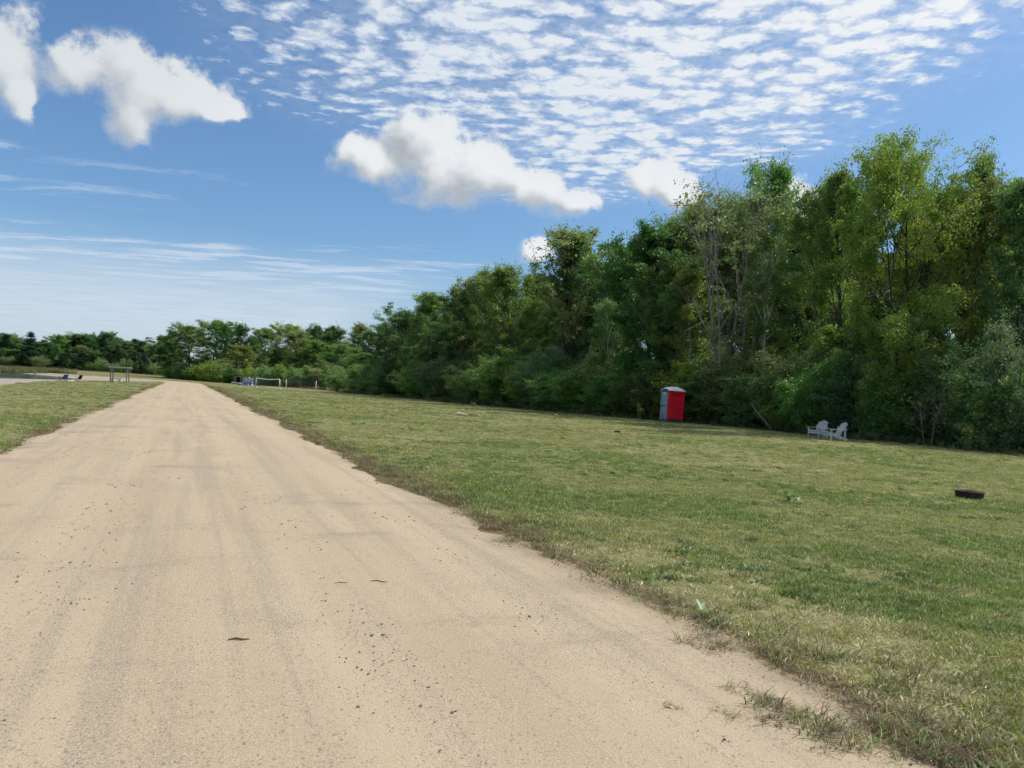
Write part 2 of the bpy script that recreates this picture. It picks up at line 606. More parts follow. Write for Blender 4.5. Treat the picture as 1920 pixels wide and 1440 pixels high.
def mat_ground():
    m, N, out = material('lawn_surface')
    geo = N.n('ShaderNodeNewGeometry')
    pos = geo.outputs['Position']
    mk = N.attr('mask', 'Vector')
    sand, verge, wood = N.sep(mk)
    jit = N.noise(pos, 1.8, 5, 0.65)
    jf = N.noise(pos, 9.0, 4, 0.7)
    c, fn, sm = grass_colors(N, pos)
    vb = N.ss(N.add(verge, N.mul(N.sub(N.add(N.mul(jit, 0.5), N.mul(jf, 0.5)), 0.5), 1.5)), 0.42, 0.62)
    brown = N.mix(N.ss(jf, 0.35, 0.65), (0.095, 0.068, 0.040), (0.200, 0.148, 0.085))
    c = N.mix(N.mul(vb, 0.9), c, brown)
    litter = N.mix(N.ss(jf, 0.3, 0.7), (0.030, 0.027, 0.014), (0.085, 0.065, 0.034))
    c = N.mix(N.ss(N.add(wood, N.mul(N.sub(jit, 0.5), 0.8)), 0.4, 0.6), c, litter)
    sc = N.mix(N.ss(jit, 0.3, 0.7), (0.33, 0.275, 0.215), (0.43, 0.37, 0.30))
    c = N.mix(N.ss(N.add(sand, N.mul(N.sub(jit, 0.5), 0.5)), 0.42, 0.58), c, sc)
    principled(N, out, c, 0.95, 0.1, bump=N.add(N.mul(fn, 0.5), sm), bstr=0.9, bdist=0.03)
    return m


def build_ground():
    gx = np.concatenate([[-3000, -2000, -1300, -900, -650, -480], np.arange(-420, -200, 6), np.arange(-200, -14, 2.0),
                         np.arange(-14, 27, 0.5), np.arange(27, 70, 2.0), [80, 100, 130, 180, 260, 400, 650, 1000, 1600, 3000]])
    gy = np.concatenate([[-900, -500, -250, -120, -60, -30, -20], np.arange(-14, 0, 2.0), np.arange(0, 45, 0.5),
                         np.arange(45, 320, 2.0), [330, 350, 380, 430, 500, 650, 900, 1300, 2000, 3000, 4500]])
    X, Y = np.meshgrid(gx, gy)
    x, y = X.ravel(), Y.ravel()
    V = np.stack([x, y, ground_z(x, y)], 1)
    nx = len(gx)
    i = np.arange(len(gy) - 1)[:, None] * nx + np.arange(nx - 1)[None, :]
    F = np.stack([i, i + 1, i + nx + 1, i + nx], -1).reshape(-1, 4)
    me = mesh_from('lawn', V, F, [mat_ground()], smooth=True)
    sd = poly_sd(x, y, SAND)
    rd = road_dist(x, y) - RD_W / 2
    es = edge_side(x, y)
    M = np.zeros((len(x), 3), np.float32)
    M[:, 0] = np.clip(0.5 - sd / 5.0, 0, 1)
    left = x * RD_DIR.y - y * RD_DIR.x < 0
    rd = np.where(left, rd * 3.0, rd)                  # the left verge is hardly worn
    M[:, 1] = np.clip(1.0 - rd / (1.1 + 0.02 * np.clip(y, 0, 80)), 0, 1) * (rd > -1.5)
    M[:, 2] = np.clip(0.5 + es / 3.0, 0, 1)
    at = me.attributes.new('mask', 'FLOAT_VECTOR', 'POINT')
    at.data.foreach_set('vector', M.ravel())
    o = link('lawn', me)
    tag(o, kind='structure')
    return o


def mat_road():
    m, N, out = material('sandy_gravel')
    uv = N.n('ShaderNodeUVMap'); uv.uv_map = 'metres'
    p = uv.outputs[0]
    u, s, _ = N.sep(p)
    along = N.xyz(u, N.mul(s, 0.10), 0.0)                 # tracks drawn out along the road
    along2 = N.xyz(N.mul(u, 2.4), N.mul(s, 0.055), 3.0)
    across = N.xyz(N.mul(u, 0.5), N.mul(s, 1.6), 7.0)
    tr = N.noise(along, 1.5, 4, 0.6)
    tr2 = N.noise(along2, 2.2, 4, 0.55)
    cr = N.noise(across, 1.1, 5, 0.62)
    blot = N.noise(p, 0.55, 5, 0.6)
    gr = N.noise(p, 55.0, 3, 0.75)
    gr2 = N.noise(p, 140.0, 2, 0.8)
    c = N.mix(N.ss(tr, 0.32, 0.68), (0.473, 0.362, 0.236), (0.549, 0.431, 0.286))
    c = N.mix(N.mul(N.ss(tr2, 0.48, 0.64), 0.50), c, (0.398, 0.317, 0.227))
    c = N.mix(N.mul(N.ss(blot, 0.50, 0.70), 0.60), c, (0.382, 0.307, 0.221))
    c = N.mix(N.mul(N.ss(N.mul(cr, N.add(0.6, N.mul(blot, 0.8))), 0.58, 0.74), 0.55), c, (0.276, 0.220, 0.154))
    # two worn wheel lines, paler and finer
    wl = N.m('MINIMUM', N.m('ABSOLUTE', N.sub(N.m('ABSOLUTE', N.add(u, N.mul(N.sub(tr, 0.5), 0.5))), 0.95)),
             N.m('ABSOLUTE', N.sub(N.add(u, N.mul(N.sub(tr2, 0.5), 0.4)), 2.3)))
    c = N.mix(N.mul(N.ss(wl, 0.42, 0.10), 0.5), c, (0.558, 0.436, 0.291))
    c = N.mix(N.mul(N.ss(gr, 0.56, 0.74), 0.5), c, (0.218, 0.171, 0.123))
    c = N.mix(N.mul(N.ss(gr2, 0.50, 0.72), 0.60), c, (0.653, 0.548, 0.396))
    c = N.mix(N.mul(N.ss(gr2, 0.50, 0.28), 0.62), c, (0.258, 0.203, 0.142))
    # grit: single dark and pale grains
    pj = N.v('ADD', p, N.v('SCALE', N.v('SUBTRACT', N.noise(p, 23.0, 2, 0.6, col=True), (0.5, 0.5, 0.5)), s=0.05))
    for sc_, th, cc, am in ((48.0, 0.34, (0.17, 0.14, 0.115), 0.55), (83.0, 0.36, (0.22, 0.18, 0.145), 0.40), (61.0, 0.30, (0.62, 0.55, 0.44), 0.6)):
        vd = N.vor(N.v('ADD', pj, (sc_, 2.0, 0.0)), sc_, 'F1', 1.0, dim='2D')
        vc, _, _ = N.sep(N.vor(N.v('ADD', pj, (sc_, 2.0, 0.0)), sc_, 'F1', 1.0, out='Color', dim='2D'))
        loc_ = N.ss(N.add(N.mul(blot, 0.6), N.mul(tr2, 0.6)), 0.45, 0.75, 0.90, 0.45)
        c = N.mix(N.mul(N.mul(N.ss(vd, th, th * 0.6), N.ss(N.sub(vc, loc_), 0.0, 0.06)), am), c, cc)
    # dark soil where the road thins out under the verge
    e = N.ss(N.add(N.m('ABSOLUTE', u), N.mul(N.sub(blot, 0.5), 1.0)), RD_W / 2 - 0.15, RD_W / 2 + 0.35)
    c = N.mix(N.mul(e, 0.6), c, (0.20, 0.15, 0.095))
    tread = N.m('SINE', N.mul(s, 42.0))
    tm = N.mul(N.ss(wl, 0.16, 0.05), N.ss(tr, 0.4, 0.6))
    h = N.add(N.add(N.mul(gr, 0.5), N.mul(gr2, 0.25)), N.add(N.mul(cr, 0.35), N.mul(N.mul(tread, tm), 0.10)))
    principled(N, out, c, 0.95, 0.12, bump=h, bstr=0.75, bdist=0.022)
    return m


def build_road():
    s = [-13.0]
    while s[-1] < 320:
        d = max(0.13, 0.0075 * max(0.0, s[-1] - 4.0))
        s.append(s[-1] + min(d, 2.0))
    s = np.array(s)
    u = np.concatenate([np.linspace(-4.3, -2.3, 19), np.arange(-2.1, 2.2, 0.2), np.linspace(2.3, 4.3, 19)])
    ax, ay = road_axis(s)
    tx, ty = np.gradient(ax), np.gradient(ay)
    L = np.hypot(tx, ty); tx, ty = tx / L, ty / L
    U, S = np.meshgrid(u, s)
    X = ax[:, None] + U * ty[:, None]
    Y = ay[:, None] - U * tx[:, None]
    # ragged margins: the sheet dives under the turf where its uneven edge ends
    half = RD_W / 2 + 0.55 * fbm(S / 2.6, np.sign(U) * 7 + 0 * S, 5, 4) + 0.30 * fbm(S / 0.55, np.sign(U) * 3 + U * 0.6, 9, 3)
    over = np.abs(U) - half
    z = ground_z(X, Y) + 0.022 + 0.02 * (1 - (U / 3.4) ** 2).clip(0) - 0.10 * np.clip(over, 0, None) ** 0.8 + 0.010 * np.clip(-over / 0.5, 0, 1)
    for c0, w0, d0 in ((-0.95, 0.28, 0.016), (0.95, 0.28, 0.016), (2.3, 0.22, 0.010), (-2.2, 0.25, 0.010)):
        wob = 0.25 * fbm(S / 14.0, S * 0 + c0, 21, 2)
        z -= d0 * np.exp(-((U - c0 - wob) / w0) ** 2)
    z += 0.012 * fbm(X / 0.9, Y / 0.9, 31, 3)
    V = np.stack([X.ravel(), Y.ravel(), z.ravel()], 1)
    nu = len(u)
    i = np.arange(len(s) - 1)[:, None] * nu + np.arange(nu - 1)[None, :]
    F = np.stack([i, i + 1, i + nu + 1, i + nu], -1).reshape(-1, 4)
    me = mesh_from('dirt_road', V, F, [mat_road()], smooth=True)
    uvl = me.uv_layers.new(name='metres')
    uvs = np.stack([U.ravel(), S.ravel()], 1)[F.ravel()]
    uvl.data.foreach_set('uv', uvs.astype(np.float32).ravel())
    o = link('dirt_road', me)
    tag(o, kind='structure')


def road_z(u, s):
    return 0.03


def build_water():
    m, N, out = material('pond_water')
    pos = N.n('ShaderNodeNewGeometry').outputs['Position']
    w = N.noise(N.v('MULTIPLY', pos, (0.6, 1.4, 1.0)), 0.8, 4, 0.6)
    calm = N.noise(N.v('MULTIPLY', pos, (0.02, 0.10, 1.0)), 1.0, 3, 0.5)
    b = principled(N, out, (0.012, 0.020, 0.022), N.ss(calm, 0.4, 0.6, 0.03, 0.16), 0.5, bump=w, bstr=0.5, bdist=0.05)
    b.inputs['IOR'].default_value = 1.33
    V = [(x, y, WATER_Z) for x, y in POND]
    c = Vector((-250, 180, WATER_Z))
    bm = bmesh.new()
    big = [(Vector(v) - c) * 1.03 + c for v in V]
    bm.faces.new([bm.verts.new(v) for v in big])
    me = bpy.data.meshes.new('pond_water')
    bm.to_mesh(me); bm.free()
    me.materials.append(m)
    tag(link('pond_water', me), kind='structure')


def build_far_path():
    """Pale sandy track beyond the far lawn, running in front of the wood."""
    pts = np.array([(-205, 318), (-165, 290), (-140, 276), (-118, 266), (-100, 259), (-88, 256)], float)
    m = mat_plain('pale_sand_track', (0.50, 0.42, 0.31), 0.95, 0.12, 0.6, 0.1)
    V, F = [], []
    for k, (x, y) in enumerate(pts):
        t = pts[min(k + 1, len(pts) - 1)] - pts[max(k - 1, 0)]
        t /= np.linalg.norm(t); n = np.array([-t[1], t[0]])
        for q, w in enumerate((-2.4, -0.8, 0.8, 2.4)):
            p = np.array([x, y]) + n * w
            V.append((p[0], p[1], float(ground_z(p[0], p[1])) + 0.10))
    for k in range(len(pts) - 1):
        for q in range(3):
            F.append((k * 4 + q, k * 4 + q + 1, k * 4 + 5 + q, k * 4 + 4 + q))
    tag(link('sand_track', mesh_from('sand_track', V, F, [m], smooth=True)), kind='structure')


build_ground()
build_road()
build_water()
build_far_path()


# ---------------------------------------------------------------- plants
LEAF = mat_leaf('broad_leaf', 1.0, 0.03, 0.06)
NEEDLE = mat_leaf('needle', 0.4, 0.03, 0.06)
BLADE = mat_leaf('grass_blade', 0.55, 0.03, 0.12, (0.55, 1.15))
BARK_GREY = mat_bark('grey_bark', (0.060, 0.053, 0.045), (0.150, 0.138, 0.120))
BARK_PALE = mat_bark('pale_dead_bark', (0.17, 0.155, 0.135), (0.32, 0.30, 0.27))
BARK_DARK = mat_bark('dark_bark', (0.030, 0.026, 0.021), (0.085, 0.074, 0.060))
BARK_BIRCH = mat_bark('white_birch_bark', (0.50, 0.49, 0.45), (0.07, 0.06, 0.05), stripes=True)

BARK_SAPLING = mat_bark('sapling_bark', (0.11, 0.10, 0.085), (0.22, 0.205, 0.18))

PAL = {  # leaf colours: (colour, weight)
    'dark':   [((0.043, 0.092, 0.034), 3), ((0.064, 0.121, 0.041), 4), ((0.089, 0.145, 0.046), 2)],
    'mid':    [((0.066, 0.123, 0.038), 3), ((0.095, 0.157, 0.044), 4), ((0.127, 0.182, 0.048), 2)],
    'olive':  [((0.085, 0.142, 0.043), 3), ((0.115, 0.172, 0.048), 4), ((0.143, 0.175, 0.057), 2), ((0.153, 0.148, 0.067), 1)],
    'bright': [((0.102, 0.157, 0.033), 3), ((0.146, 0.193, 0.037), 4), ((0.201, 0.220, 0.040), 2)],
    'gold':   [((0.094, 0.132, 0.026), 3), ((0.137, 0.158, 0.030), 3), ((0.169, 0.162, 0.036), 2)],
    'brown':  [((0.109, 0.135, 0.054), 3), ((0.143, 0.150, 0.070), 3), ((0.171, 0.154, 0.084), 1), ((0.080, 0.130, 0.046), 3)],
    'grey':   [((0.075, 0.118, 0.058), 3), ((0.095, 0.140, 0.070), 3), ((0.125, 0.165, 0.088), 1)],
    'pine':   [((0.023, 0.054, 0.028), 3), ((0.033, 0.069, 0.034), 3)],
    'hedge':  [((0.067, 0.133, 0.046), 3), ((0.099, 0.175, 0.055), 4), ((0.138, 0.210, 0.062), 2)],
}


def pick_colors(rng, pal, n, jit=0.16):
    cs = np.array([c for c, w in PAL[pal]]); ws = np.array([w for c, w in PAL[pal]], float)
    k = rng.choice(len(cs), n, p=ws / ws.sum())
    c = cs[k] * (1 + jit * rng.standard_normal((n, 1))).clip(0.5, 1.6) * (1 + 0.06 * rng.standard_normal((n, 3)))
    return c.clip(0.004, 0.5)


def leaf_mesh(name, rng, centres, cols, size, wide=0.55, upness=0.7, mat=None, droop=0.2, szvar=0.3):
    n = len(centres)
    nr = rng.standard_normal((n, 3)); nr[:, 2] = np.abs(nr[:, 2]) * 0.6 + upness
    nr /= np.linalg.norm(nr, axis=1)[:, None]
    ax = rng.standard_normal((n, 3)); ax[:, 2] -= droop
    ax -= nr * (ax * nr).sum(1)[:, None]
    ax /= np.linalg.norm(ax, axis=1)[:, None] + 1e-9
    sd = np.cross(nr, ax)
    s = (size * (1 + szvar * rng.standard_normal(n)).clip(0.45, 1.9))[:, None]
    V = np.stack([centres - ax * s * 0.5, centres - ax * s * 0.02 + sd * s * wide * 0.5 + nr * s * 0.06,
                  centres + ax * s * 0.5, centres - ax * s * 0.02 - sd * s * wide * 0.5 + nr * s * 0.06], 1).reshape(-1, 3)
    F = np.arange(4 * n).reshape(n, 4)
    C = np.ones((4 * n, 4), np.float32); C[:, :3] = np.repeat(cols, 4, 0)
    return mesh_from(name, V, F, [mat or LEAF], colors=C)


class Wood:
    def __init__(self): self.V, self.F, self.n = [], [], 0

    def tube(self, pts, rad, n=5):
        V, F = tube_arrays(pts, rad, n)
        self.V.append(V); self.F.append(F + self.n); self.n += len(V)

    def mesh(self, name, mat):
        return mesh_from(name, np.concatenate(self.V), np.concatenate(self.F), [mat], smooth=True)


def limb(rng, p, d, L, up=0.25, wob=0.10, n=6):
    pts = [np.array(p, float)]
    d = np.array(d, float); d /= np.linalg.norm(d)
    for k in range(n):
        d = d + np.array([0, 0, up / n]) + wob * rng.standard_normal(3)
        d /= np.linalg.norm(d)
        pts.append(pts[-1] + d * L / n)
    return np.array(pts)


def make_tree(seed, H=10.0, W=5.0, base=0.25, shape='oval', n1=22, n2=6, n3=4, leaves=14000, size=0.15, pal='mid',
              bark=None, stems=1, sig=0.17, lean=0.0, topbare=0.0, twig_geo=False, upness=0.7, el0=15, el1=70, rfac=0.014):
    """Wood and leaf meshes for one kind of tree, H metres tall about the origin."""
    rng = np.random.default_rng(seed)
    wood = Wood()
    anchors, acol = [], []
    for st in range(stems):
        a = rng.uniform(0, 6.28)
        sp = 0.0 if stems == 1 else 0.11
        hh = H * (1.0 if st == 0 else rng.uniform(0.78, 0.97))
        dirv = np.array([math.cos(a) * sp + lean, math.sin(a) * sp, 1.0])
        tr = limb(rng, (0.12 * stems * math.cos(a) * (stems > 1), 0.12 * stems * math.sin(a) * (stems > 1), -0.1), dirv, hh * 0.97, 0.1, 0.035, 14)
        tr[:, 2] *= hh * 0.97 / max(tr[-1, 2], 0.1)
        r0 = hh * rfac / (stems ** 0.4)
        tt = np.linspace(0, 1, len(tr))
        rad = r0 * (1 - tt) ** 0.8 + 0.012
        rad[0] *= 1.35
        wood.tube(tr, rad, 7)
        m1 = max(5, n1 // stems)
        for i in range(m1):
            rel = (i + rng.uniform(0.1, 0.9)) / m1
            t = base + (0.98 - base) * rel
            p = np.array([np.interp(t, tt, tr[:, k]) for k in range(3)])
            az = i * 2.4 + rng.uniform(-0.5, 0.5) + st * 1.3
            if shape == 'oval': w = math.sin(math.pi * (0.16 + 0.76 * rel)) ** 0.75
            elif shape == 'spread': w = (0.55 + 0.75 * rel) * (1 if rel < 0.72 else max(0.25, 1 - (rel - 0.72) * 2.4))
            elif shape == 'upright': w = 0.55 + 0.45 * math.sin(math.pi * (0.1 + 0.8 * rel))
            else: w = 1.0 - 0.85 * rel                             # cone
            w *= W * 0.5 * rng.uniform(0.72, 1.14)
            el = R(el0 + (el1 - el0) * rel + rng.uniform(-10, 10))
            L = w / max(0.35, math.cos(el))
            L = min(L, (H * 1.02 - p[2]) / max(0.15, math.sin(el) + 0.12) if el > 0.2 else L)
            L = max(L, 0.35)
            d = np.array([math.cos(az) * math.cos(el), math.sin(az) * math.cos(el), math.sin(el)])
            b = limb(rng, p, d, L, 0.35 if el0 >= 0 else -0.15, 0.09, 6)
            rb = max(0.012, min(0.5 * np.interp(t, tt, rad), 0.022 * L))
            bt = np.linspace(0, 1, len(b))
            wood.tube(b, rb * (1 - bt) ** 0.7 + 0.006, 4)
            hue = rng.choice(len(PAL[pal]))
            bare = rng.uniform() < topbare
            for j in range(n2):
                q = 0.22 + 0.78 * (j + rng.uniform(0.2, 0.8)) / n2
                p2 = np.array([np.interp(q, bt, b[:, k]) for k in range(3)])
                d2 = (b[-1] - b[0]); d2 = d2 / np.linalg.norm(d2) + 0.75 * rng.standard_normal(3); d2[2] += 0.12
                sw_ = math.exp(0.75 * rng.standard_normal())
                L2 = L * (0.50 - 0.24 * q) * rng.uniform(0.7, 1.25) + 0.22
                c2 = limb(rng, p2, d2, L2, 0.25, 0.14, 4)
                if twig_geo or j % 2 == 0:
                    wood.tube(c2, np.linspace(0.35 * rb + 0.004, 0.003, 5), 3)
                if bare and rng.uniform() < 0.8:
                    if twig_geo:
                        for _ in range(3):
                            c3 = limb(rng, c2[rng.integers(1, 5)], d2 + rng.standard_normal(3), 0.5, 0.3, 0.15, 3)
                            wood.tube(c3, np.linspace(0.006, 0.002, 4), 3)
                    continue
                for k in range(n3):
                    s_ = 0.25 + 0.75 * (k + 0.7) / n3
                    p3 = np.array([np.interp(s_, np.linspace(0, 1, 5), c2[:, m]) for m in range(3)])
                    d3 = rng.standard_normal(3); d3[2] += 0.25; d3 /= np.linalg.norm(d3)
                    l3 = rng.uniform(0.18, 0.5) * (0.6 + 0.08 * W)
                    d3[2] *= 0.5
                    anchors.append((p3, p3 + d3 * l3)); acol.append(sw_)
    # loose shoots standing out of the crown
    tops = sorted(range(len(anchors)), key=lambda q: -anchors[q][1][2])[:max(30, len(anchors) // 3)]
    for q in rng.choice(tops, 26):
        p = anchors[q][1]; d3 = np.array([0.5 * rng.standard_normal(), 0.5 * rng.standard_normal(), 1.0]); d3 /= np.linalg.norm(d3)
        l3 = rng.uniform(0.5, 1.1)
        wood.tube(np.array([p, p + d3 * l3 * 0.5, p + d3 * l3]), [0.008, 0.005, 0.002], 3)
        anchors.append((p, p + d3 * l3)); acol.append(0.28)
    A = np.array([a for a, b in anchors]); B = np.array([b for a, b in anchors])
    wts = np.array(acol) * (0.4 + rng.uniform(size=len(acol)))
    k = rng.choice(len(A), leaves, p=wts / wts.sum())
    f = rng.uniform(0, 1.1, (leaves, 1)) ** 0.8
    C = A[k] * (1 - f) + B[k] * f + rng.standard_normal((leaves, 3)) * sig * np.array([1, 1, 0.55])
    C[:, 2] = C[:, 2].clip(0.15)
    twc = pick_colors(rng, pal, len(A), 0.14)[k]
    cols = 0.55 * twc + 0.45 * pick_colors(rng, pal, leaves)
    return wood.mesh('trunk', bark or BARK_GREY), leaf_mesh('crown', rng, C, cols, size, upness=upness)


def make_shrub(seed, H=4.0, W=5.0, leaves=11000, size=0.085, pal='dark', stems=24, twigs=True, upness=0.75):
    rng = np.random.default_rng(seed)
    wood = Wood()
    A, B = [], []
    for i in range(stems):
        az = i * 2.4 + rng.uniform(-0.4, 0.4)
        sp = rng.uniform(0.15, 1.0) ** 0.7
        top = H * (1.02 - 0.38 * sp ** 2) * rng.uniform(0.72, 1.0)
        p0 = np.array([math.cos(az), math.sin(az), 0]) * W * 0.13 * sp
        p1 = np.array([math.cos(az), math.sin(az), 0]) * W * 0.43 * sp + np.array([0, 0, top])
        t = np.linspace(0, 1, 7)[:, None]
        bow = np.array([math.cos(az), math.sin(az), 0]) * W * 0.06
        c = p0 * (1 - t) + p1 * t + bow * np.sin(math.pi * t) + 0.06 * rng.standard_normal((7, 3)) * t
        wood.tube(c, np.linspace(0.035, 0.006, 7), 4)
        for j in range(22):
            q = rng.uniform(0.06, 1.0) ** 0.9
            p = np.array([np.interp(q, t[:, 0], c[:, k]) for k in range(3)])
            d = rng.standard_normal(3) * 0.8 + np.array([math.cos(az), math.sin(az), 0.25]) * 0.6
            d /= np.linalg.norm(d)
            L = rng.uniform(0.35, 0.95) * (0.5 + 0.1 * W) * (1.15 - 0.5 * q)
            A.append(p); B.append(p + d * L)
            if twigs and j % 4 == 0:
                wood.tube(np.array([p, p + d * L * 0.5, p + d * L]), [0.009, 0.006, 0.003], 3)
    A, B = np.array(A), np.array(B)
    wts = np.exp(0.7 * rng.standard_normal(len(A)))
    k = rng.choice(len(A), leaves, p=wts / wts.sum())
    f = rng.uniform(0, 1.05, (leaves, 1)) ** 0.75
    C = A[k] * (1 - f) + B[k] * f + rng.standard_normal((leaves, 3)) * np.array([0.12, 0.12, 0.08])
    C[:, 2] = np.abs(C[:, 2]).clip(0.04)
    cols = 0.5 * pick_colors(rng, pal, len(A), 0.14)[k] + 0.5 * pick_colors(rng, pal, leaves)
    return wood.mesh('stem', BARK_DARK), leaf_mesh('foliage', rng, C, cols, size, upness=upness)


def make_conifer(seed, H=12.0, W=4.5, leaves=20000, base=0.08):
    rng = np.random.default_rng(seed)
    wood = Wood()
    tr = np.array([(0.03 * rng.standard_normal(), 0.03 * rng.standard_normal(), z) for z in np.linspace(-0.1, H, 9)])
    wood.tube(tr, np.linspace(0.17, 0.015, 9), 6)
    A, B = [], []
    lv = 32
    for i in range(lv):
        rel = (i + rng.uniform(0, 1.6)) / (lv + 1)
        z = H * (base + (0.97 - base) * rel)
        for j in range(6):
            az = rng.uniform(0, 6.28)
            L = (W * 0.5 * (1 - rel) ** 0.8 + 0.12) * rng.uniform(0.6, 1.15)
            d = np.array([math.cos(az), math.sin(az), 0.12 + 0.5 * rel - 0.25 * (1 - rel)])
            p1 = np.array([0, 0, z]) + d * L
            wood.tube(np.array([(0, 0, z), (p1 * 0.5 + np.array([0, 0, z]) * 0.5) + np.array([0, 0, 0.06]), p1]), [0.03 * (1 - rel) + 0.008, 0.015, 0.004], 3)
            A.append((0, 0, z)); B.append(p1)
    A, B = np.array(A, float), np.array(B)
    k = rng.choice(len(A), leaves, p=np.linalg.norm(B - A, axis=1) / np.linalg.norm(B - A, axis=1).sum())
    f = rng.uniform(0.12, 1.08, (leaves, 1)) ** 0.7
    C = A[k] * (1 - f) + B[k] * f + rng.standard_normal((leaves, 3)) * np.array([0.20, 0.20, 0.16])
    cols = pick_colors(rng, 'pine', leaves, 0.2)
    return wood.mesh('trunk', BARK_DARK), leaf_mesh('crown', rng, C, cols, 0.24, wide=0.30, upness=0.5, mat=NEEDLE)


PROTO = {}
PROTO['broad_dark'] = [make_tree(1, 10, 6.4, 0.12, 'oval', 30, 8, 4, 58700, 0.143, 'dark'),
                       make_tree(2, 10, 6.0, 0.16, 'oval', 30, 8, 4, 56000, 0.143, 'dark', BARK_DARK)]
PROTO['broad_mid'] = [make_tree(3, 10, 6.0, 0.12, 'oval', 30, 8, 4, 53200, 0.134, 'mid'),
                      make_tree(4, 10, 5.6, 0.12, 'upright', 30, 7, 4, 50400, 0.134, 'mid', BARK_DARK)]
PROTO['broad_olive'] = [make_tree(5, 10, 6.0, 0.14, 'oval', 30, 8, 4, 50400, 0.130, 'olive'),
                        make_tree(6, 10, 5.0, 0.14, 'upright', 28, 7, 4, 42000, 0.130, 'olive')]
PROTO['poplar'] = [make_tree(7, 10, 3.6, 0.18, 'upright', 28, 6, 4, 26600, 0.130, 'mid', BARK_GREY, el0=40, el1=78),
                   make_tree(8, 10, 3.4, 0.15, 'upright', 26, 6, 4, 22400, 0.130, 'olive', BARK_GREY, el0=40, el1=78)]
PROTO['maple_bright'] = [make_tree(9, 10, 6.4, 0.12, 'spread', 36, 8, 4, 78000, 0.100, 'bright', BARK_DARK, stems=2, sig=0.16, el0=25, el1=68, twig_geo=True)]
PROTO['maple_gold'] = [make_tree(10, 10, 6.0, 0.2, 'oval', 28, 7, 4, 44800, 0.126, 'gold', BARK_DARK)]
PROTO['airy_brown'] = [make_tree(11, 10, 4.2, 0.20, 'upright', 32, 6, 3, 21000, 0.143, 'brown', BARK_GREY, el0=30, el1=75, twig_geo=True)]
PROTO['half_dead'] = [make_tree(12, 10, 4.6, 0.26, 'upright', 36, 6, 4, 6500, 0.13, 'brown', BARK_PALE, stems=5, el0=48, el1=80, topbare=0.65, twig_geo=True, rfac=0.013)]
PROTO['birch'] = [make_tree(13, 10, 3.2, 0.42, 'upright', 22, 5, 4, 12600, 0.109, 'mid', BARK_BIRCH, el0=35, el1=75, rfac=0.009)]
PROTO['conifer'] = [make_conifer(14), make_conifer(15, 12, 3.8, 18000, 0.1)]
PROTO['shrub_dark'] = [make_shrub(20, 4, 5, 32000, 0.095, 'hedge'), make_shrub(21, 4, 4.6, 30000, 0.095, 'mid')]
PROTO['shrub_bright'] = [make_shrub(22, 4, 5, 27000, 0.10, 'bright')]
PROTO['shrub_olive'] = [make_shrub(23, 4, 5, 26000, 0.095, 'olive'), make_shrub(24, 4, 4.4, 24000, 0.09, 'brown')]
PROTO['shrub_grey'] = [make_shrub(25, 4, 5, 34000, 0.085, 'grey', upness=0.55)]
PROTO['vine_snag'] = [make_tree(26, 10, 2.0, 0.10, 'upright', 28, 5, 3, 16800, 0.109, 'bright', BARK_PALE, el0=10, el1=55)]
PROTO['sapling'] = [make_tree(27, 3.0, 1.5, 0.30, 'upright', 9, 4, 2, 420, 0.07, 'olive', BARK_SAPLING, el0=35, el1=72, sig=0.08, topbare=0.25, twig_geo=True, rfac=0.007, stems=2)]
NAME = {'broad_dark': 'broadleaf_tree', 'broad_mid': 'broadleaf_tree', 'broad_olive': 'broadleaf_tree', 'poplar': 'poplar_tree', 'maple_bright': 'maple_tree',
        'maple_gold': 'maple_tree', 'airy_brown': 'poplar_tree', 'half_dead': 'dying_tree', 'birch': 'birch_tree', 'conifer': 'pine_tree',
        'vine_snag': 'vine_covered_snag', 'sapling': 'birch_sapling'}


def extent(me):
    v = np.empty(len(me.vertices) * 3, np.float32); me.vertices.foreach_get('co', v)
    v = v.reshape(-1, 3)
    c = v[:, :2].mean(0)
    return float(np.quantile(v[:, 2], 0.998)), 2 * float(np.quantile(np.hypot(v[:, 0] - c[0], v[:, 1] - c[1]), 0.955))


EXT = {id(pr): extent(pr[1]) for v in PROTO.values() for pr in v}
_rs = random.Random(4)


def plant(kind, x, y, H, W, label, group=None, rot=None, var=None):
    pr = PROTO[kind][(_rs.randrange(9) if var is None else var) % len(PROTO[kind])]
    wood, leaf = pr
    eh, ew = EXT[id(pr)]
    shrub = kind.startswith('shrub')
    t = thing(NAME.get(kind, 'shrub'), label, 'shrub' if shrub else 'tree', (x, y, float(ground_z(x, y)) - 0.03), rot if rot is not None else _rs.uniform(0, 6.28), group)
    a = link('stem' if shrub else 'trunk', wood, t)
    b = link('foliage' if shrub else 'crown', leaf, t)
    sw, sh = W / ew, H / eh
    t.scale = (sw, sw, sh)
    return t


def plant_px(kind, px, top, depth, wpx, label, group=None, **kw):
    if depth < 160:                                     # stand it back until its front just reaches the lawn edge
        need = 0.44 * wpx * 1.4 * depth / 1443 if kind.startswith('shrub') else -1.1 if kind == 'sapling' else 3.2
        for _ in range(60):
            x, y, z = at_depth(px, top, depth)
            if float(edge_side(x, y)) >= need: break
            depth += 0.4
    x, y, z = at_depth(px, top, depth)
    big = 1.35 if kind.startswith('shrub') else 1.22
    return plant(kind, x, y, max(1.0, z) * (1.06 if big > 1.3 else 1.0), wpx * big * depth / 1443, label, group, **kw)


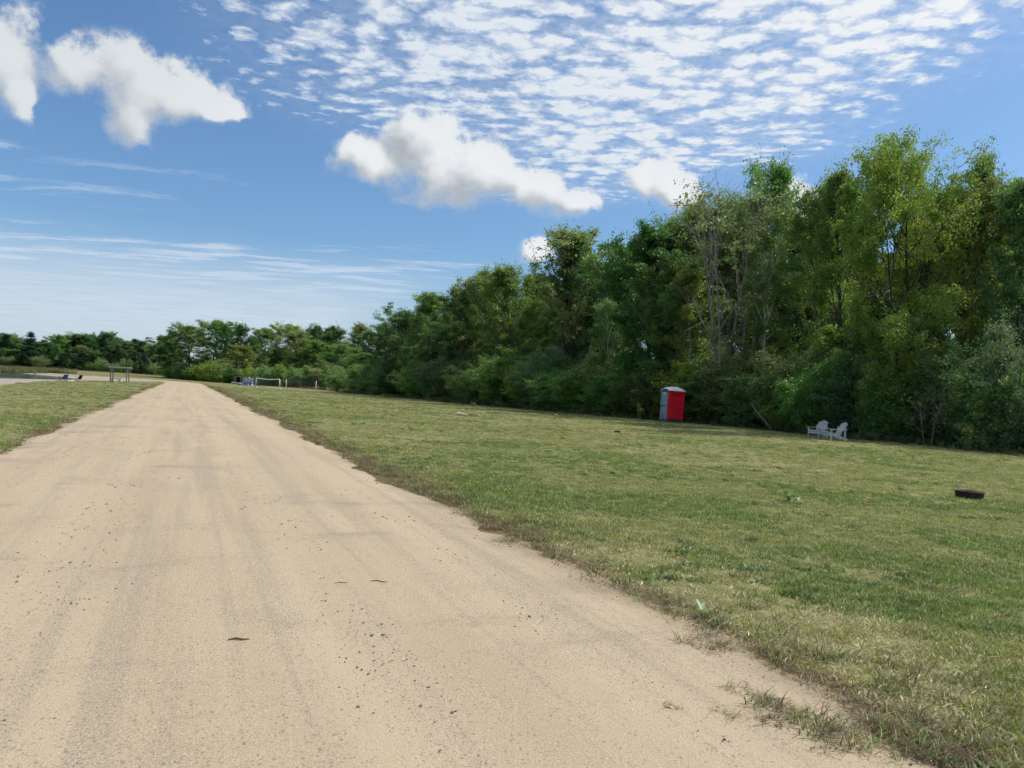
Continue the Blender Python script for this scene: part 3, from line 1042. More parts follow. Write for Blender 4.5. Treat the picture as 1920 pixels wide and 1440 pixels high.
# --- trees one can tell apart along the front of the near wood: kind, column, top, distance, width, label
WOODG = 'trees along the edge of the near wood'
for kind, px, top, dep, w, label in [
    ('maple_bright', 1722, 266, 41, 195, 'tall airy yellow-green maple with forked dark trunk, above the white-barked sapling'),
    ('maple_gold', 1815, 345, 45, 150, 'golden-green maple close behind right side of the tall airy maple'),
    ('poplar', 1868, 288, 47, 95, 'upright poplar with two leafy spires near the right edge of the photo'),
    ('broad_dark', 1925, 330, 42, 150, 'dark broadleaf tree cut off by the right edge of the photo'),
    ('broad_olive', 1592, 312, 50, 150, 'rounded olive-green tree just left of the tall airy maple'),
    ('broad_mid', 1530, 385, 56, 110, 'green tree in the skyline dip left of the rounded olive tree'),
    ('poplar', 1432, 296, 66, 100, 'dark pointed tree rising highest above the grey half-dead tree'),
    ('half_dead', 1390, 335, 56, 190, 'half-dead tree with several bare grey stems splaying upward'),
    ('birch', 1446, 430, 56, 70, 'slim white-barked birch right of the half-dead tree stems'),
    ('broad_olive', 1322, 372, 68, 120, 'olive tree left of the half-dead tree, above the toilet'),
    ('vine_snag', 1302, 492, 57, 62, 'dead stub wrapped in yellow-green vines, right above the toilet'),
    ('broad_dark', 1228, 412, 66, 150, 'big dark green tree left above the red toilet'),
    ('broad_mid', 1275, 470, 62, 110, 'mid-green tree filling below the big dark tree at the toilet'),
    ('broad_dark', 1165, 452, 76, 110, 'dark tree between the tall airy brown poplar and the big dark tree'),
    ('airy_brown', 1082, 432, 82, 125, 'tall thin-leaved brownish poplar with sky showing through its left side'),
    ('birch', 1148, 560, 72, 60, 'thin birch with pale stem standing before the dark tree'),
    ('broad_olive', 986, 494, 90, 110, 'olive tree with pointed top just left of the tall brownish poplar'),
    ('birch', 938, 560, 93, 60, 'leaning birch with white trunk in the middle of the treeline'),
    ('broad_olive', 922, 502, 99, 90, 'peaked green-brown tree behind the leaning white birch'),
    ('broad_dark', 868, 535, 103, 90, 'dark round tree left of the peaked green-brown tree'),
    ('broad_mid', 822, 550, 109, 85, 'mid-height dark tree, third from the left end of the near treeline'),
    ('broad_dark', 766, 576, 119, 85, 'dark tree, second from the left end of the near treeline'),
    ('broad_dark', 728, 604, 126, 60, 'shortest dark tree ending the near treeline on its left'),
]:
    plant_px(kind, px, top, dep, w, label, WOODG)

# --- shrubs along the lawn
SHG = 'shrubs along the edge of the lawn'
for kind, px, top, dep, w, label in [
    ('shrub_grey', 1925, 622, 36, 150, 'grey-green shrub cut off by the right edge of the photo'),
    ('shrub_dark', 1880, 690, 34.5, 130, 'low dark shrub at far right, in front of the grey-green one'),
    ('shrub_grey', 1838, 652, 39, 150, 'tall grey-green shrub behind right of the white-barked sapling'),
    ('shrub_dark', 1760, 668, 42, 140, 'dark shrub directly behind the white-barked sapling'),
    ('shrub_dark', 1692, 690, 43, 120, 'darkest shrub between the wooden chairs and the sapling'),
    ('shrub_grey', 1632, 652, 46, 150, 'tall grey-green shrub above right of the wooden chairs'),
    ('shrub_dark', 1562, 668, 46.5, 130, 'dark green shrub right behind the wooden chairs'),
    ('shrub_bright', 1497, 748, 46.5, 95, 'low yellow-green shrub immediately left of the wooden chairs'),
    ('shrub_olive', 1492, 655, 51, 130, 'tall olive shrub above the low yellow-green one'),
    ('shrub_dark', 1425, 690, 53, 120, 'dark shrub behind the fallen grey branch'),
    ('shrub_olive', 1375, 664, 57, 110, 'olive shrub between the toilet and the fallen branch'),
    ('shrub_dark', 1340, 702, 56, 110, 'near-black shrub standing close right of the toilet'),
    ('shrub_bright', 1300, 680, 60, 120, 'sunlit yellow-green shrub arching right above the toilet'),
    ('shrub_olive', 1236, 698, 61, 110, 'olive shrub close behind left of the toilet'),
    ('shrub_dark', 1182, 690, 65, 120, 'first dark shrub left of the toilet'),
    ('shrub_dark', 1124, 700, 69, 115, 'second dark shrub left of the toilet'),
    ('shrub_dark', 1066, 690, 74, 115, 'third dark shrub left of the toilet'),
    ('shrub_olive', 1012, 692, 79, 105, 'olive shrub below the tall brownish poplar'),
    ('shrub_dark', 962, 682, 84, 105, 'dark shrub below the leaning white birch'),
    ('shrub_olive', 902, 690, 90, 100, 'brownish shrub behind the driftwood on the lawn'),
    ('shrub_grey', 850, 672, 96, 105, 'grey-green shrub left of the brownish one behind the driftwood'),
    ('shrub_dark', 800, 684, 102, 90, 'rounded dark shrub, third from the left end of the near hedge'),
    ('shrub_dark', 748, 690, 112, 90, 'rounded dark shrub, second from the left end of the near hedge'),
    ('shrub_dark', 700, 688, 122, 85, 'blackish shrub near the left end of the near hedge'),
    ('shrub_dark', 660, 700, 130, 60, 'last low shrub where the near hedge ends by the net'),
]:
    plant_px(kind, px, top, dep, w, label, SHG)

plant_px('sapling', 1742, 722, 36.5, 62, 'small bare white-barked sapling standing before the shrubs', var=0)

SKY_X = [-200, 0, 60, 160, 230, 300, 340, 390, 420, 480, 540, 600, 660, 710, 728, 766, 800, 830, 870, 905, 940, 985, 1010, 1050, 1090, 1120, 1160, 1190, 1230, 1270, 1320, 1380, 1430, 1465, 1490, 1530, 1560, 1620, 1700, 1760, 1800, 1870, 1920, 2100]
SKY_Y = [625, 622, 640, 625, 632, 640, 606, 602, 610, 607, 614, 610, 610, 616, 604, 578, 562, 550, 537, 508, 508, 498, 502, 445, 434, 452, 458, 442, 414, 402, 362, 335, 300, 312, 375, 385, 340, 305, 280, 270, 310, 292, 315, 300]


def px_of(x, y):
    """Column of the photo where a ground point appears (for choosing how tall the wood stands there)."""
    px = 960 + 1443 * x / y
    for _ in range(3):
        X, Y, Z = ray(px, 560)
        px += (x / y - X / Y) * 1443
    return px


def fill_wood(n, seed, lo, hi, y0, y1, kinds, label, group, lower=12, spacing=3.6, shrub=False):
    rg = random.Random(seed)
    seg = [(Vector(EDGE[i]), Vector(EDGE[i + 1])) for i in range(len(EDGE) - 1)]
    done, tries = [], 0
    while len(done) < n and tries < n * 60:
        tries += 1
        a, b = seg[rg.randrange(len(seg))]
        if rg.random() > (b - a).length / 30: continue
        t = rg.random(); p = a.lerp(b, t); d = (b - a).normalized(); nrm = Vector((d.y, -d.x))
        k = rg.uniform(lo, hi); p = p + nrm * k
        if not (y0 <= p.y <= y1): continue
        if any((p - q).length < spacing for q in done): continue
        px = px_of(p.x, p.y)
        if px > 2080 or px < 240: continue
        if float(edge_side(p.x, p.y)) < lo * 0.7: continue
        sky = np.interp(px, SKY_X, SKY_Y)
        H = at_depth(px, sky + lower + rg.uniform(0, 55), p.y)[2]
        if shrub: H = rg.uniform(4.2, 6.6)
        H = max(3.0, min(H, 19))
        kd = kinds[rg.randrange(len(kinds))]
        plant(kd, p.x, p.y, H, (rg.uniform(5.4, 7.6) * (1.25 if p.y > 145 else 1.0) if not shrub else rg.uniform(5, 7)) * (0.7 if kd == 'poplar' else 1), label, group)
        done.append(p)


fill_wood(58, 11, 8, 32, 20, 140, ['broad_dark', 'broad_mid', 'broad_dark', 'broad_olive', 'poplar', 'conifer'],
          'dark tree deep inside the near wood, mostly hidden by the front trees', 'trees deep inside the near wood')
fill_wood(56, 12, 3.5, 12, 18, 140, ['shrub_dark', 'shrub_dark', 'shrub_olive', 'shrub_grey'],
          'shaded bush under the near trees, behind the hedge on the lawn', 'bushes under the near trees', spacing=2.5, shrub=True)

# --- the wood beyond the goal, left of the near treeline
FARG = 'trees of the wood beyond the goal'
for kind, px, top, dep, w, label in [
    ('broad_olive', 700, 618, 205, 62, 'olive tree at right end of the wood beyond the net'),
    ('airy_brown', 668, 606, 208, 44, 'thin grey-brown tree with bare top beyond the net'),
    ('broad_dark', 632, 612, 215, 52, 'dark tree of the far wood right above the net'),
    ('broad_dark', 592, 610, 214, 40, 'dark narrow tree in the wood above the net'),
    ('airy_brown', 562, 622, 200, 52, 'brown-tinged tree with pale stem above the goal'),
    ('broad_olive', 535, 608, 222, 62, 'broad rust-topped tree above the goal'),
    ('broad_mid', 490, 616, 216, 58, 'mid-green tree right of the two dark narrow trees'),
    ('broad_dark', 455, 608, 214, 34, 'right one of two dark narrow trees standing up in the far wood'),
    ('broad_dark', 428, 608, 218, 36, 'left one of two dark narrow trees standing up in the far wood'),
    ('maple_gold', 455, 648, 196, 40, 'small yellow-green tree before the two dark narrow trees'),
    ('broad_mid', 398, 602, 222, 62, 'tallest rounded tree at the bend of the road'),
    ('broad_olive', 358, 610, 226, 60, 'olive-brown rounded tree left of the tallest one at the bend'),
    ('broad_dark', 325, 632, 236, 56, 'dark tree sloping down at left end of the wood beyond the goal'),
]:
    plant_px(kind, px, top, dep, w, label, FARG)
fill_wood(48, 13, 13, 46, 150, 262, ['broad_dark', 'broad_mid', 'broad_olive', 'broad_mid'],
          'tree deep in the wood beyond the goal, half hidden by others', 'trees deep in the wood beyond the goal', 8, 4.5)
fill_wood(26, 14, 5, 14, 150, 262, ['shrub_dark', 'shrub_olive', 'shrub_dark'], 'bush under the trees beyond the goal', 'bushes under the trees beyond the goal', spacing=4.0, shrub=True)
FSG = 'shrubs along the far end of the lawn'
for i, (kind, px, top, dep, w) in enumerate([
    ('shrub_olive', 640, 694, 160, 46), ('shrub_olive', 618, 682, 178, 50), ('shrub_bright', 588, 686, 182, 46), ('shrub_dark', 560, 690, 180, 44),
    ('shrub_bright', 535, 684, 186, 46), ('shrub_dark', 506, 686, 186, 42), ('shrub_bright', 480, 684, 192, 42), ('shrub_olive', 455, 682, 194, 42),
    ('shrub_dark', 436, 692, 196, 38), ('shrub_bright', 414, 676, 204, 44), ('shrub_bright', 392, 680, 208, 36), ('shrub_dark', 372, 688, 212, 38),
    ('shrub_dark', 350, 686, 220, 40), ('shrub_dark', 330, 690, 228, 38)]):
    lab = ['olive scrub at the right end of the far hedge, beside the near treeline', 'olive bush behind right post of the net',
           'yellow-green bush seen through the net', 'dark bush between net and goal', 'yellow-green bush behind right end of the goal',
           'dark bush behind the goal', 'yellow-green bush behind left post of the goal', 'olive bush behind the blue and white tarpaulin',
           'dark bush behind the tall poles', 'bright yellow-green bush left of the tall poles', 'small yellow-green bush near the white road markers',
           'dark bush behind the nearer white road marker', 'dark bush behind the farther white road marker', 'dark bush at the bend where the road turns'][i]
    plant_px(kind, px, top, dep, w, lab, FSG)

# --- the far wood across the pond
rg = random.Random(31)
k = 0
LW = [('conifer', 57, 628, 300, 34, 'dark conical spruce, tallest of the wood across the pond'),
      ('conifer', 12, 632, 305, 32, 'dark pine at the left edge of the photo'),
      ('airy_brown', 146, 652, 296, 26, 'reddish-brown dying tree in the wood across the pond'),
      ('broad_olive', 130, 628, 312, 44, 'lighter olive tree in the middle of the wood across the pond'),
      ('broad_mid', 105, 632, 305, 36, 'green rounded tree right of the tall conical spruce'),
      ('broad_dark', 196, 626, 312, 40, 'dark rounded tree above the left post of the pergola')]
for kind, px, top, dep, w, label in LW:
    plant_px(kind, px, top, dep, w, label, 'trees of the wood across the pond')
for row, (dep, n) in enumerate(((314, 28), (334, 28), (297, 24))):
    for i in range(n):
        px = -60 + 390 * (i + rg.uniform(0.2, 0.8)) / n
        top = np.interp(px, SKY_X, SKY_Y) + rg.uniform(3, 14) + (26 if row == 2 else 0)
        kd = rg.choice(['broad_dark', 'conifer', 'conifer', 'broad_dark', 'conifer', 'broad_olive'])
        if px > 290 and row == 2: continue
        plant_px(kd, px, top, dep + rg.uniform(-6, 6), rg.uniform(30, 42) * (0.78 if kd == 'conifer' else 1),
                 'tree in the distant dark wood across the pond', 'trees filling the wood across the pond')

for i in range(34):
    px = -60 + 400 * (i + rg.uniform(0.2, 0.8)) / 34
    x, y, z = at_depth(px, 680, 292 + rg.uniform(-4, 8))
    plant(rg.choice(['shrub_dark', 'shrub_dark', 'shrub_olive']), x, y, rg.uniform(3.0, 6.0), rg.uniform(4.5, 6.5),
          'bush at the foot of the wood across the pond', 'bushes at the foot of the wood across the pond')

# --- say which of the many look-alikes is which, by its look and the landmark it stands behind
LOOK = {'broad_dark': 'dark broadleaf tree', 'broad_mid': 'mid-green broadleaf tree', 'broad_olive': 'olive broadleaf tree', 'poplar': 'slender poplar',
        'conifer': 'dark pine', 'shrub_dark': 'dark bush', 'shrub_olive': 'olive bush', 'shrub_grey': 'grey-green bush', 'shrub_bright': 'yellow-green bush'}
MARKS = [(30, 'the left edge of the pond'), (85, 'the reeds'), (130, 'the blue folding chairs'), (175, 'the black folding chair'), (225, 'the pergola'),
         (275, 'the lawn left of the road'), (325, 'the bend of the road'), (362, 'the white road markers'), (405, 'the lawn before the tall poles'), (432, 'the tall poles'),
         (465, 'the blue tarpaulin'), (502, 'the goal'), (565, 'the net'), (640, 'the lawn right of the net'), (728, 'the shortest near tree'),
         (790, 'the left end of the near treeline'), (868, 'the driftwood'), (935, 'the leaning birch'), (1010, 'the brownish poplar'), (1090, 'the dark shrubs left of the toilet'),
         (1180, 'the big dark tree'), (1260, 'the toilet'), (1340, 'the near-black shrub'), (1395, 'the half-dead tree'), (1450, 'the slim birch'), (1510, 'the yellow-green shrub'),
         (1560, 'the wooden chairs'), (1630, 'the rounded olive tree'), (1722, 'the tall airy maple'), (1815, 'the golden-green maple'), (1920, 'the shrubs at the right edge')]
buckets = {}
for o in list(COL.objects):
    if o.type == 'EMPTY' and o.get('group', '').split(' ')[0] in ('trees', 'bushes') and ('deep' in o['group'] or 'bushes' in o['group'] or 'filling' in o['group']):
        kind = next(k for k, v in PROTO.items() if any(o.children[0].data in pr for pr in v))
        px = px_of(o.location.x, o.location.y)
        mark = min(MARKS, key=lambda q: abs(q[0] - px))[1]
        buckets.setdefault((LOOK[kind], mark, 'bush' if 'bush' in o['group'] else 'wood'), []).append(o)
for (look, mark, grp), obs in buckets.items():
    obs.sort(key=lambda o: o.location.y)
    words = [''] if len(obs) == 1 else ['nearer ', 'farther '] if len(obs) == 2 else ['nearest ', 'second ', 'third ', 'fourth ', 'fifth ', 'sixth ', 'seventh ', 'eighth ', 'ninth ', 'tenth ', 'eleventh ', 'twelfth ', 'thirteenth ', 'fourteenth ', 'fifteenth ', 'sixteenth ']
    for o, w_ in zip(obs, words):
        o['label'] = '%s%s in the %s, behind %s' % (w_, look, 'undergrowth' if 'bush' in grp else 'wood', mark)


# ---------------------------------------------------------------- things people left here
M_RED = mat_plain('red_plastic', (0.78, 0.008, 0.032), 0.42, 0.06, 3.0, 0.4, bump=0.05)
M_GREY_PL = mat_plain('grey_plastic', (0.26, 0.30, 0.35), 0.5, 0.08, 3.0, 0.4, bump=0.05)
M_DKGREY_PL = mat_plain('dark_grey_plastic', (0.05, 0.06, 0.075), 0.5, 0.08, 3.0, 0.4, bump=0.05)
M_ROOF_PL = mat_plain('pale_roof_plastic', (0.82, 0.85, 0.85), 0.4, 0.05, 2.0, 0.4, bump=0.03)
M_WHITE = mat_plain('white_paint', (0.74, 0.75, 0.74), 0.5, 0.08, 4.0, 0.3, bump=0.05)
M_WOOD_GREY = mat_plain('weathered_grey_wood', (0.57, 0.57, 0.555), 0.85, 0.18, 14.0, 0.15, bump=0.4, stain=(0.38, 0.37, 0.35))
M_WOOD_PERG = mat_plain('old_pergola_wood', (0.25, 0.24, 0.22), 0.9, 0.2, 8.0, 0.15, bump=0.4)
M_RUST = mat_plain('sooty_rusted_steel', (0.045, 0.033, 0.028), 0.75, 0.4, 9.0, 0.3, 0.3, bump=0.5, stain=(0.16, 0.065, 0.035))
M_RUST_RIM = mat_plain('worn_rim_steel', (0.16, 0.14, 0.125), 0.55, 0.3, 9.0, 0.4, 0.4, bump=0.4, stain=(0.10, 0.045, 0.025))
M_ASH = mat_plain('ash', (0.10, 0.095, 0.09), 0.95, 0.3, 10.0, 0.1, bump=0.6)
M_DRIFT = mat_plain('bleached_wood', (0.66, 0.61, 0.50), 0.9, 0.15, 9.0, 0.15, bump=0.4)
M_DRIFT2 = mat_plain('brown_broken_wood', (0.30, 0.20, 0.115), 0.9, 0.25, 9.0, 0.15, bump=0.4)
M_BLUE = mat_plain('blue_canvas', (0.035, 0.085, 0.24), 0.85, 0.2, 6.0, 0.1)
M_BLACK = mat_plain('black_canvas', (0.012, 0.012, 0.014), 0.85, 0.2, 6.0, 0.1)
M_STEEL = mat_plain('dull_steel_tube', (0.22, 0.22, 0.22), 0.45, 0.1, 6.0, 0.4, 0.6)
M_STICK = mat_plain('dry_stick', (0.17, 0.125, 0.085), 0.9, 0.25, 14.0, 0.1, bump=0.5)
M_DEADLIMB = mat_plain('dead_limb_bark', (0.21, 0.195, 0.175), 0.9, 0.25, 9.0, 0.15, bump=0.5)
M_SOIL = mat_plain('dark_soil', (0.035, 0.028, 0.020), 0.95, 0.3, 12.0, 0.1, bump=0.8)


def portable_toilet():
    x, y = on_ground(1258, 791)
    x, y = x * 0.985, y * 0.985                        # just clear of the foliage
    t = thing('portable_toilet', 'red and grey portable toilet with pale domed roof leaning against the shrubs', 'toilet', (x, y, float(ground_z(x, y))))
    # local axes: red wall looks along -y, door along -x
    view = math.atan2(x, y)
    t.rotation_euler = (0, R(1.4), -view + R(26))
    t.scale = (1.14, 1.14, 1.07)
    W, D, H = 1.12, 1.12, 2.02
    MB().box((0, 0, 0.06), (W + 0.02, D + 0.02, 0.12), bevel=0.02).build('base', M_DKGREY_PL, t)
    MB().bar((-0.62, -0.42, 0.045), (0.62, -0.42, 0.045), 0.09, 0.09).build('skid', M_RED, t)
    MB().bar((-0.62, 0.42, 0.045), (0.62, 0.42, 0.045), 0.09, 0.09).build('skid', M_DKGREY_PL, t)
    MB().box((0, 0, 0.12 + H / 2 - 0.06), (W - 0.08, D - 0.08, H - 0.08)).build('cabin', M_DKGREY_PL, t)
    for sx in (-1, 1):
        for sy in (-1, 1):
            MB().box((sx * (W / 2 - 0.035), sy * (D / 2 - 0.035), 0.12 + H / 2), (0.075, 0.075, H), bevel=0.02).build('corner_post', M_GREY_PL if sx < 0 and sy > 0 else M_RED, t)

    def panel(side):
        p = None
        m = MB()
        m.box((0, 0, 1.08), (0.99, 0.03, 1.90), bevel=0.012)
        for z in (0.42, 0.74, 1.06, 1.38):
            m.box((0, -0.022, z), (0.80, 0.022, 0.035), bevel=0.008)
        for zc, hh in ((0.25, 0.22), (0.58, 0.24), (0.90, 0.24), (1.22, 0.24), (1.53, 0.2)):
            m.box((0, -0.012, zc), (0.86, 0.014, hh), bevel=0.006)
        return m
    rw = panel(0).move(Matrix.Translation((0, -D / 2 + 0.012, 0.1))).build('side_wall', M_RED, t)
    for k in range(6):
        MB().box((0, 0, 0), (0.74, 0.03, 0.022), Matrix.Rotation(0.5, 3, 'X')).move(Matrix.Translation((0, -D / 2 - 0.012, 1.80 + k * 0.045))).build('louvre', M_RED, rw)
    panel(1).move(Matrix.Rotation(math.pi / 2, 4, 'Z') @ Matrix.Translation((0, -D / 2 + 0.012, 0.1))).build('side_wall', M_RED, t)
    panel(1).move(Matrix.Rotation(math.pi, 4, 'Z') @ Matrix.Translation((0, -D / 2 + 0.012, 0.1))).build('rear_wall', M_RED, t)
    d = MB()
    d.box((-D / 2 + 0.012, 0, 1.10), (0.03, 0.86, 1.86), bevel=0.012)
    d.box((-D / 2 - 0.008, 0, 0.62), (0.018, 0.70, 0.72), bevel=0.008)
    d.box((-D / 2 - 0.008, 0, 1.52), (0.018, 0.70, 0.80), bevel=0.008)
    door = d.build('door', M_GREY_PL, t)
    MB().box((-D / 2 - 0.02, 0.30, 1.07), (0.05, 0.10, 0.13), bevel=0.012).build('handle', M_DKGREY_PL, door)
    MB().box((-D / 2 - 0.014, -0.05, 1.07), (0.02, 0.50, 0.05), bevel=0.006).build('latch_bar', M_DKGREY_PL, door)
    MB().box((-D / 2 - 0.020, 0.0, 1.93), (0.012, 0.30, 0.13)).build('sign_plate', M_WHITE, door)
    for k in range(5):
        MB().box((-D / 2 - 0.022, 0, 0.30 + k * 0.05), (0.014, 0.5, 0.016)).build('vent_slot', M_DKGREY_PL, door)
    # roof: barrel dome over the cabin, arch to the door side
    bm = bmesh.new()
    nx, ny = 12, 12
    g = [[None] * (ny + 1) for _ in range(nx + 1)]
    for i in range(nx + 1):
        for j in range(ny + 1):
            u, v = i / nx * 2 - 1, j / ny * 2 - 1
            h = 0.26 * (max(0, 1 - abs(v) ** 2.6)) * (1 - 0.55 * abs(u) ** 3.5)
            g[i][j] = bm.verts.new((u * (W / 2 + 0.035), v * (D / 2 + 0.035), 0.12 + H - 0.02 + h))
    for i in range(nx):
        for j in range(ny):
            bm.faces.new((g[i][j], g[i + 1][j], g[i + 1][j + 1], g[i][j + 1]))
    r = bmesh.ops.extrude_face_region(bm, geom=bm.faces[:])
    for v in [e for e in r['geom'] if isinstance(e, bmesh.types.BMVert)]:
        v.co.z += 0.035
    bmesh.ops.recalc_face_normals(bm, faces=bm.faces)
    me = bpy.data.meshes.new('roof'); bm.to_mesh(me); bm.free()
    me.polygons.foreach_set('use_smooth', np.ones(len(me.polygons), bool)); me.materials.append(M_ROOF_PL)
    roof = link('roof', me, t)
    MB().box((0, 0, 2.13), (W - 0.06, D - 0.06, 0.06)).build('roof_rim', M_ROOF_PL, roof)
    # arched head above the door
    ar = []
    for k in range(11):
        a = math.pi * k / 10
        ar.append((math.cos(a) * 0.44, 2.02 + math.sin(a) * 0.22))
    MB().prism(ar, -0.015, 0.015).move(Matrix.Translation((-D / 2 + 0.0, 0, 0)) @ Matrix.Rotation(math.pi / 2, 4, 'Z')).build('door_arch', M_DKGREY_PL, t)
    MB().tube([(0.40, 0.40, 2.1), (0.40, 0.40, 2.52)], [0.05, 0.05], 10).build('vent_pipe', M_GREY_PL, roof)
    return t


portable_toilet()


def slat_chair(px, py, face, label):
    x, y = on_ground(px, py)
    t = thing('garden_chair', label, 'chair', (x, y, float(ground_z(x, y))), face, 'wooden garden chairs by the shrubs')
    # local +x is the front of the seat
    w = M_WOOD_GREY
    for s in (-1, 1):
        MB().box((0.40, s * 0.30, 0.27), (0.09, 0.028, 0.54), bevel=0.004).build('front_leg', w, t)
        MB().bar((0.44, s * 0.265, 0.33), (-0.52, s * 0.265, 0.055), 0.025, 0.125).build('seat_rail', w, t)
        MB().bar((-0.36, s * 0.30, 0.02), (-0.36, s * 0.30, 0.70), 0.03, 0.08, up=(1, 0, 0)).build('back_post', w, t)
        a = MB()
        a.prism([(0.52, -0.07), (0.52, 0.07), (0.30, 0.085), (-0.30, 0.04), (-0.46, 0.03), (-0.46, -0.03), (-0.30, -0.05)], 0, 0.024)
        a.move(Matrix.Translation((0, s * 0.325, 0.545)) @ Matrix.Rotation(math.pi / 2, 4, 'X') @ Matrix.Translation((0, 0, 0)))
        a.build('armrest', w, t)
        MB().prism([(0.36, 0.53), (0.44, 0.53), (0.40, 0.40)], s * 0.33, s * 0.352).build('arm_bracket', w, t)
    for k in range(6):
        q = k / 5
        MB().box((0.43 - q * 0.54, 0, 0.395 - q * 0.155 + 0.012), (0.085, 0.56, 0.022), Matrix.Rotation(-0.28, 3, 'Y').inverted(), 0.003).build('seat_slat', w, t)
    bx = Vector((-0.10, 0, 0.25)); up = Vector((-0.56, 0, 0.83)).normalized()
    hs = [0.74, 0.80, 0.83, 0.83, 0.80, 0.74]
    for k in range(6):
        off = (k - 2.5)
        yb, yt = off * 0.076, off * 0.096
        p0 = bx + Vector((0, yb, 0)); p1 = bx + up * hs[k] + Vector((0, yt, 0))
        m = MB().bar(p0, p1, 0.062, 0.02, up=(0.9, 0, 0.4), bevel=0.004)
        m.build('back_slat', w, t)
    for z, wd in ((0.33, 0.50), (0.55, 0.66)):
        c = bx + up * ((z - 0.25) / up.z)
        MB().box(c + Vector((-0.035, 0, -0.01)), (0.035, wd, 0.075)).build('back_rail', w, t)
    MB().box((0.445, 0, 0.29), (0.022, 0.58, 0.11)).build('front_apron', w, t)
    return t


slat_chair(1533, 821, R(180 + 36), 'weathered grey slatted garden chair, left of the pair, turned toward the camera')
slat_chair(1565, 826, R(180 + 10), 'weathered grey slatted garden chair, right of the pair, seen almost side-on')


def fire_ring():
    x, y = on_ground(1817, 934)
    t = thing('fire_ring', 'sooty rusted truck wheel rim used as fire ring on the lawn', 'fire pit', (x, y, 0.0))
    t.rotation_euler = (R(0), R(2.0), 0.4)
    t.scale = (0.95, 0.95, 0.58)
    n = 40
    prof = [(0.245, 0.0), (0.25, 0.07), (0.262, 0.10), (0.258, 0.13), (0.266, 0.19), (0.275, 0.21), (0.298, 0.222), (0.300, 0.232), (0.285, 0.236), (0.262, 0.225), (0.250, 0.19), (0.240, 0.12), (0.232, 0.0)]
    V, F = [], []
    for i in range(n):
        a = 2 * math.pi * i / n
        for r, z in prof: V.append((r * math.cos(a), r * math.sin(a), z))
    k = len(prof)
    for i in range(n):
        for j in range(k - 1):
            F.append((i * k + j, ((i + 1) % n) * k + j, ((i + 1) % n) * k + j + 1, i * k + j + 1))
    link('wheel_rim', mesh_from('wheel_rim', V, F, [M_RUST], smooth=True), t)
    V, F = [], []
    for i in range(n):
        a = 2 * math.pi * i / n
        for r, z in ((0.301, 0.224), (0.304, 0.232), (0.300, 0.239), (0.285, 0.2395)): V.append((r * math.cos(a), r * math.sin(a), z))
    for i in range(n):
        for j in range(3):
            F.append((i * 4 + j, ((i + 1) % n) * 4 + j, ((i + 1) % n) * 4 + j + 1, i * 4 + j + 1))
    link('rim_flange', mesh_from('rim_flange', V, F, [M_RUST_RIM], smooth=True), t)
    rng = np.random.default_rng(3)
    V = [(0, 0, 0.075)]; F = []
    for r_ in (0.08, 0.16, 0.235):
        for i in range(16):
            a = 2 * math.pi * i / 16
            V.append((r_ * math.cos(a), r_ * math.sin(a), 0.07 - r_ * 0.1 + 0.012 * rng.standard_normal()))
    F3 = [(0, 1 + i, 1 + (i + 1) % 16) for i in range(16)]
    for q in range(2):
        for i in range(16):
            a, b = 1 + q * 16 + i, 1 + q * 16 + (i + 1) % 16
            F3 += [(a, a + 16, b + 16), (a, b + 16, b)]
    link('ash_bed', mesh_from('ash_bed', V, F3, [M_ASH], smooth=True), t)


fire_ring()


def pole(name, a, b, r, mat, parent, n=8):
    return MB().tube([a, b], [r, r], n).build(name, mat, parent, smooth=True)


def net_mesh(w, h, step, r=0.004, sag=0.0, p0=(0, 0, 0)):
    m = Wood()
    nx = int(w / step)
    for i in range(nx + 1):
        u = i / nx; x = -w / 2 + w * u; z = -sag * math.sin(math.pi * u)
        m.tube(np.array([(x, 0, z), (x, 0, z - h)]), [r, r], 3)
    nz = int(h / step)
    for j in range(nz + 1):
        pts = [(-w / 2 + w * k / 10, 0, -h * j / nz - sag * math.sin(math.pi * k / 10)) for k in range(11)]
        m.tube(np.array(pts), [r] * 11, 3)
    return m


def yard_net():
    a, b = Vector(on_ground(536, 734.5)), Vector(on_ground(591.5, 737))
    b = a + (b - a) * 1.0
    c = (a + b) / 2; w = (b - a).length
    ang = math.atan2(b.y - a.y, b.x - a.x)
    t = thing('yard_net', 'thin dark net strung between two white posts on the lawn', 'net', (c.x, c.y, float(ground_z(c.x, c.y))), ang)
    for s in (-1, 1):
        p = pole('post', (s * w / 2, 0, -0.05), (s * w / 2 + 0.03 * s, 0.0, 1.70), 0.045, M_WHITE, t)
        MB().box((s * w / 2 + s * 0.02, 0, 1.25), (0.10, 0.10, 0.9)).build('post_sleeve', M_DKGREY_PL if s < 0 else M_WHITE, p) if False else None
    nm = net_mesh(w, 1.25, 0.16, 0.006, 0.05)
    me = nm.mesh('net', M_STEEL)
    o = link('net', me, t); o.location = (0, 0, 1.68)
    MB().bar((-w / 2, 0, 1.69), (w / 2, 0, 1.64), 0.02, 0.03).build('top_tape', M_DKGREY_PL, t)
    return t


yard_net()


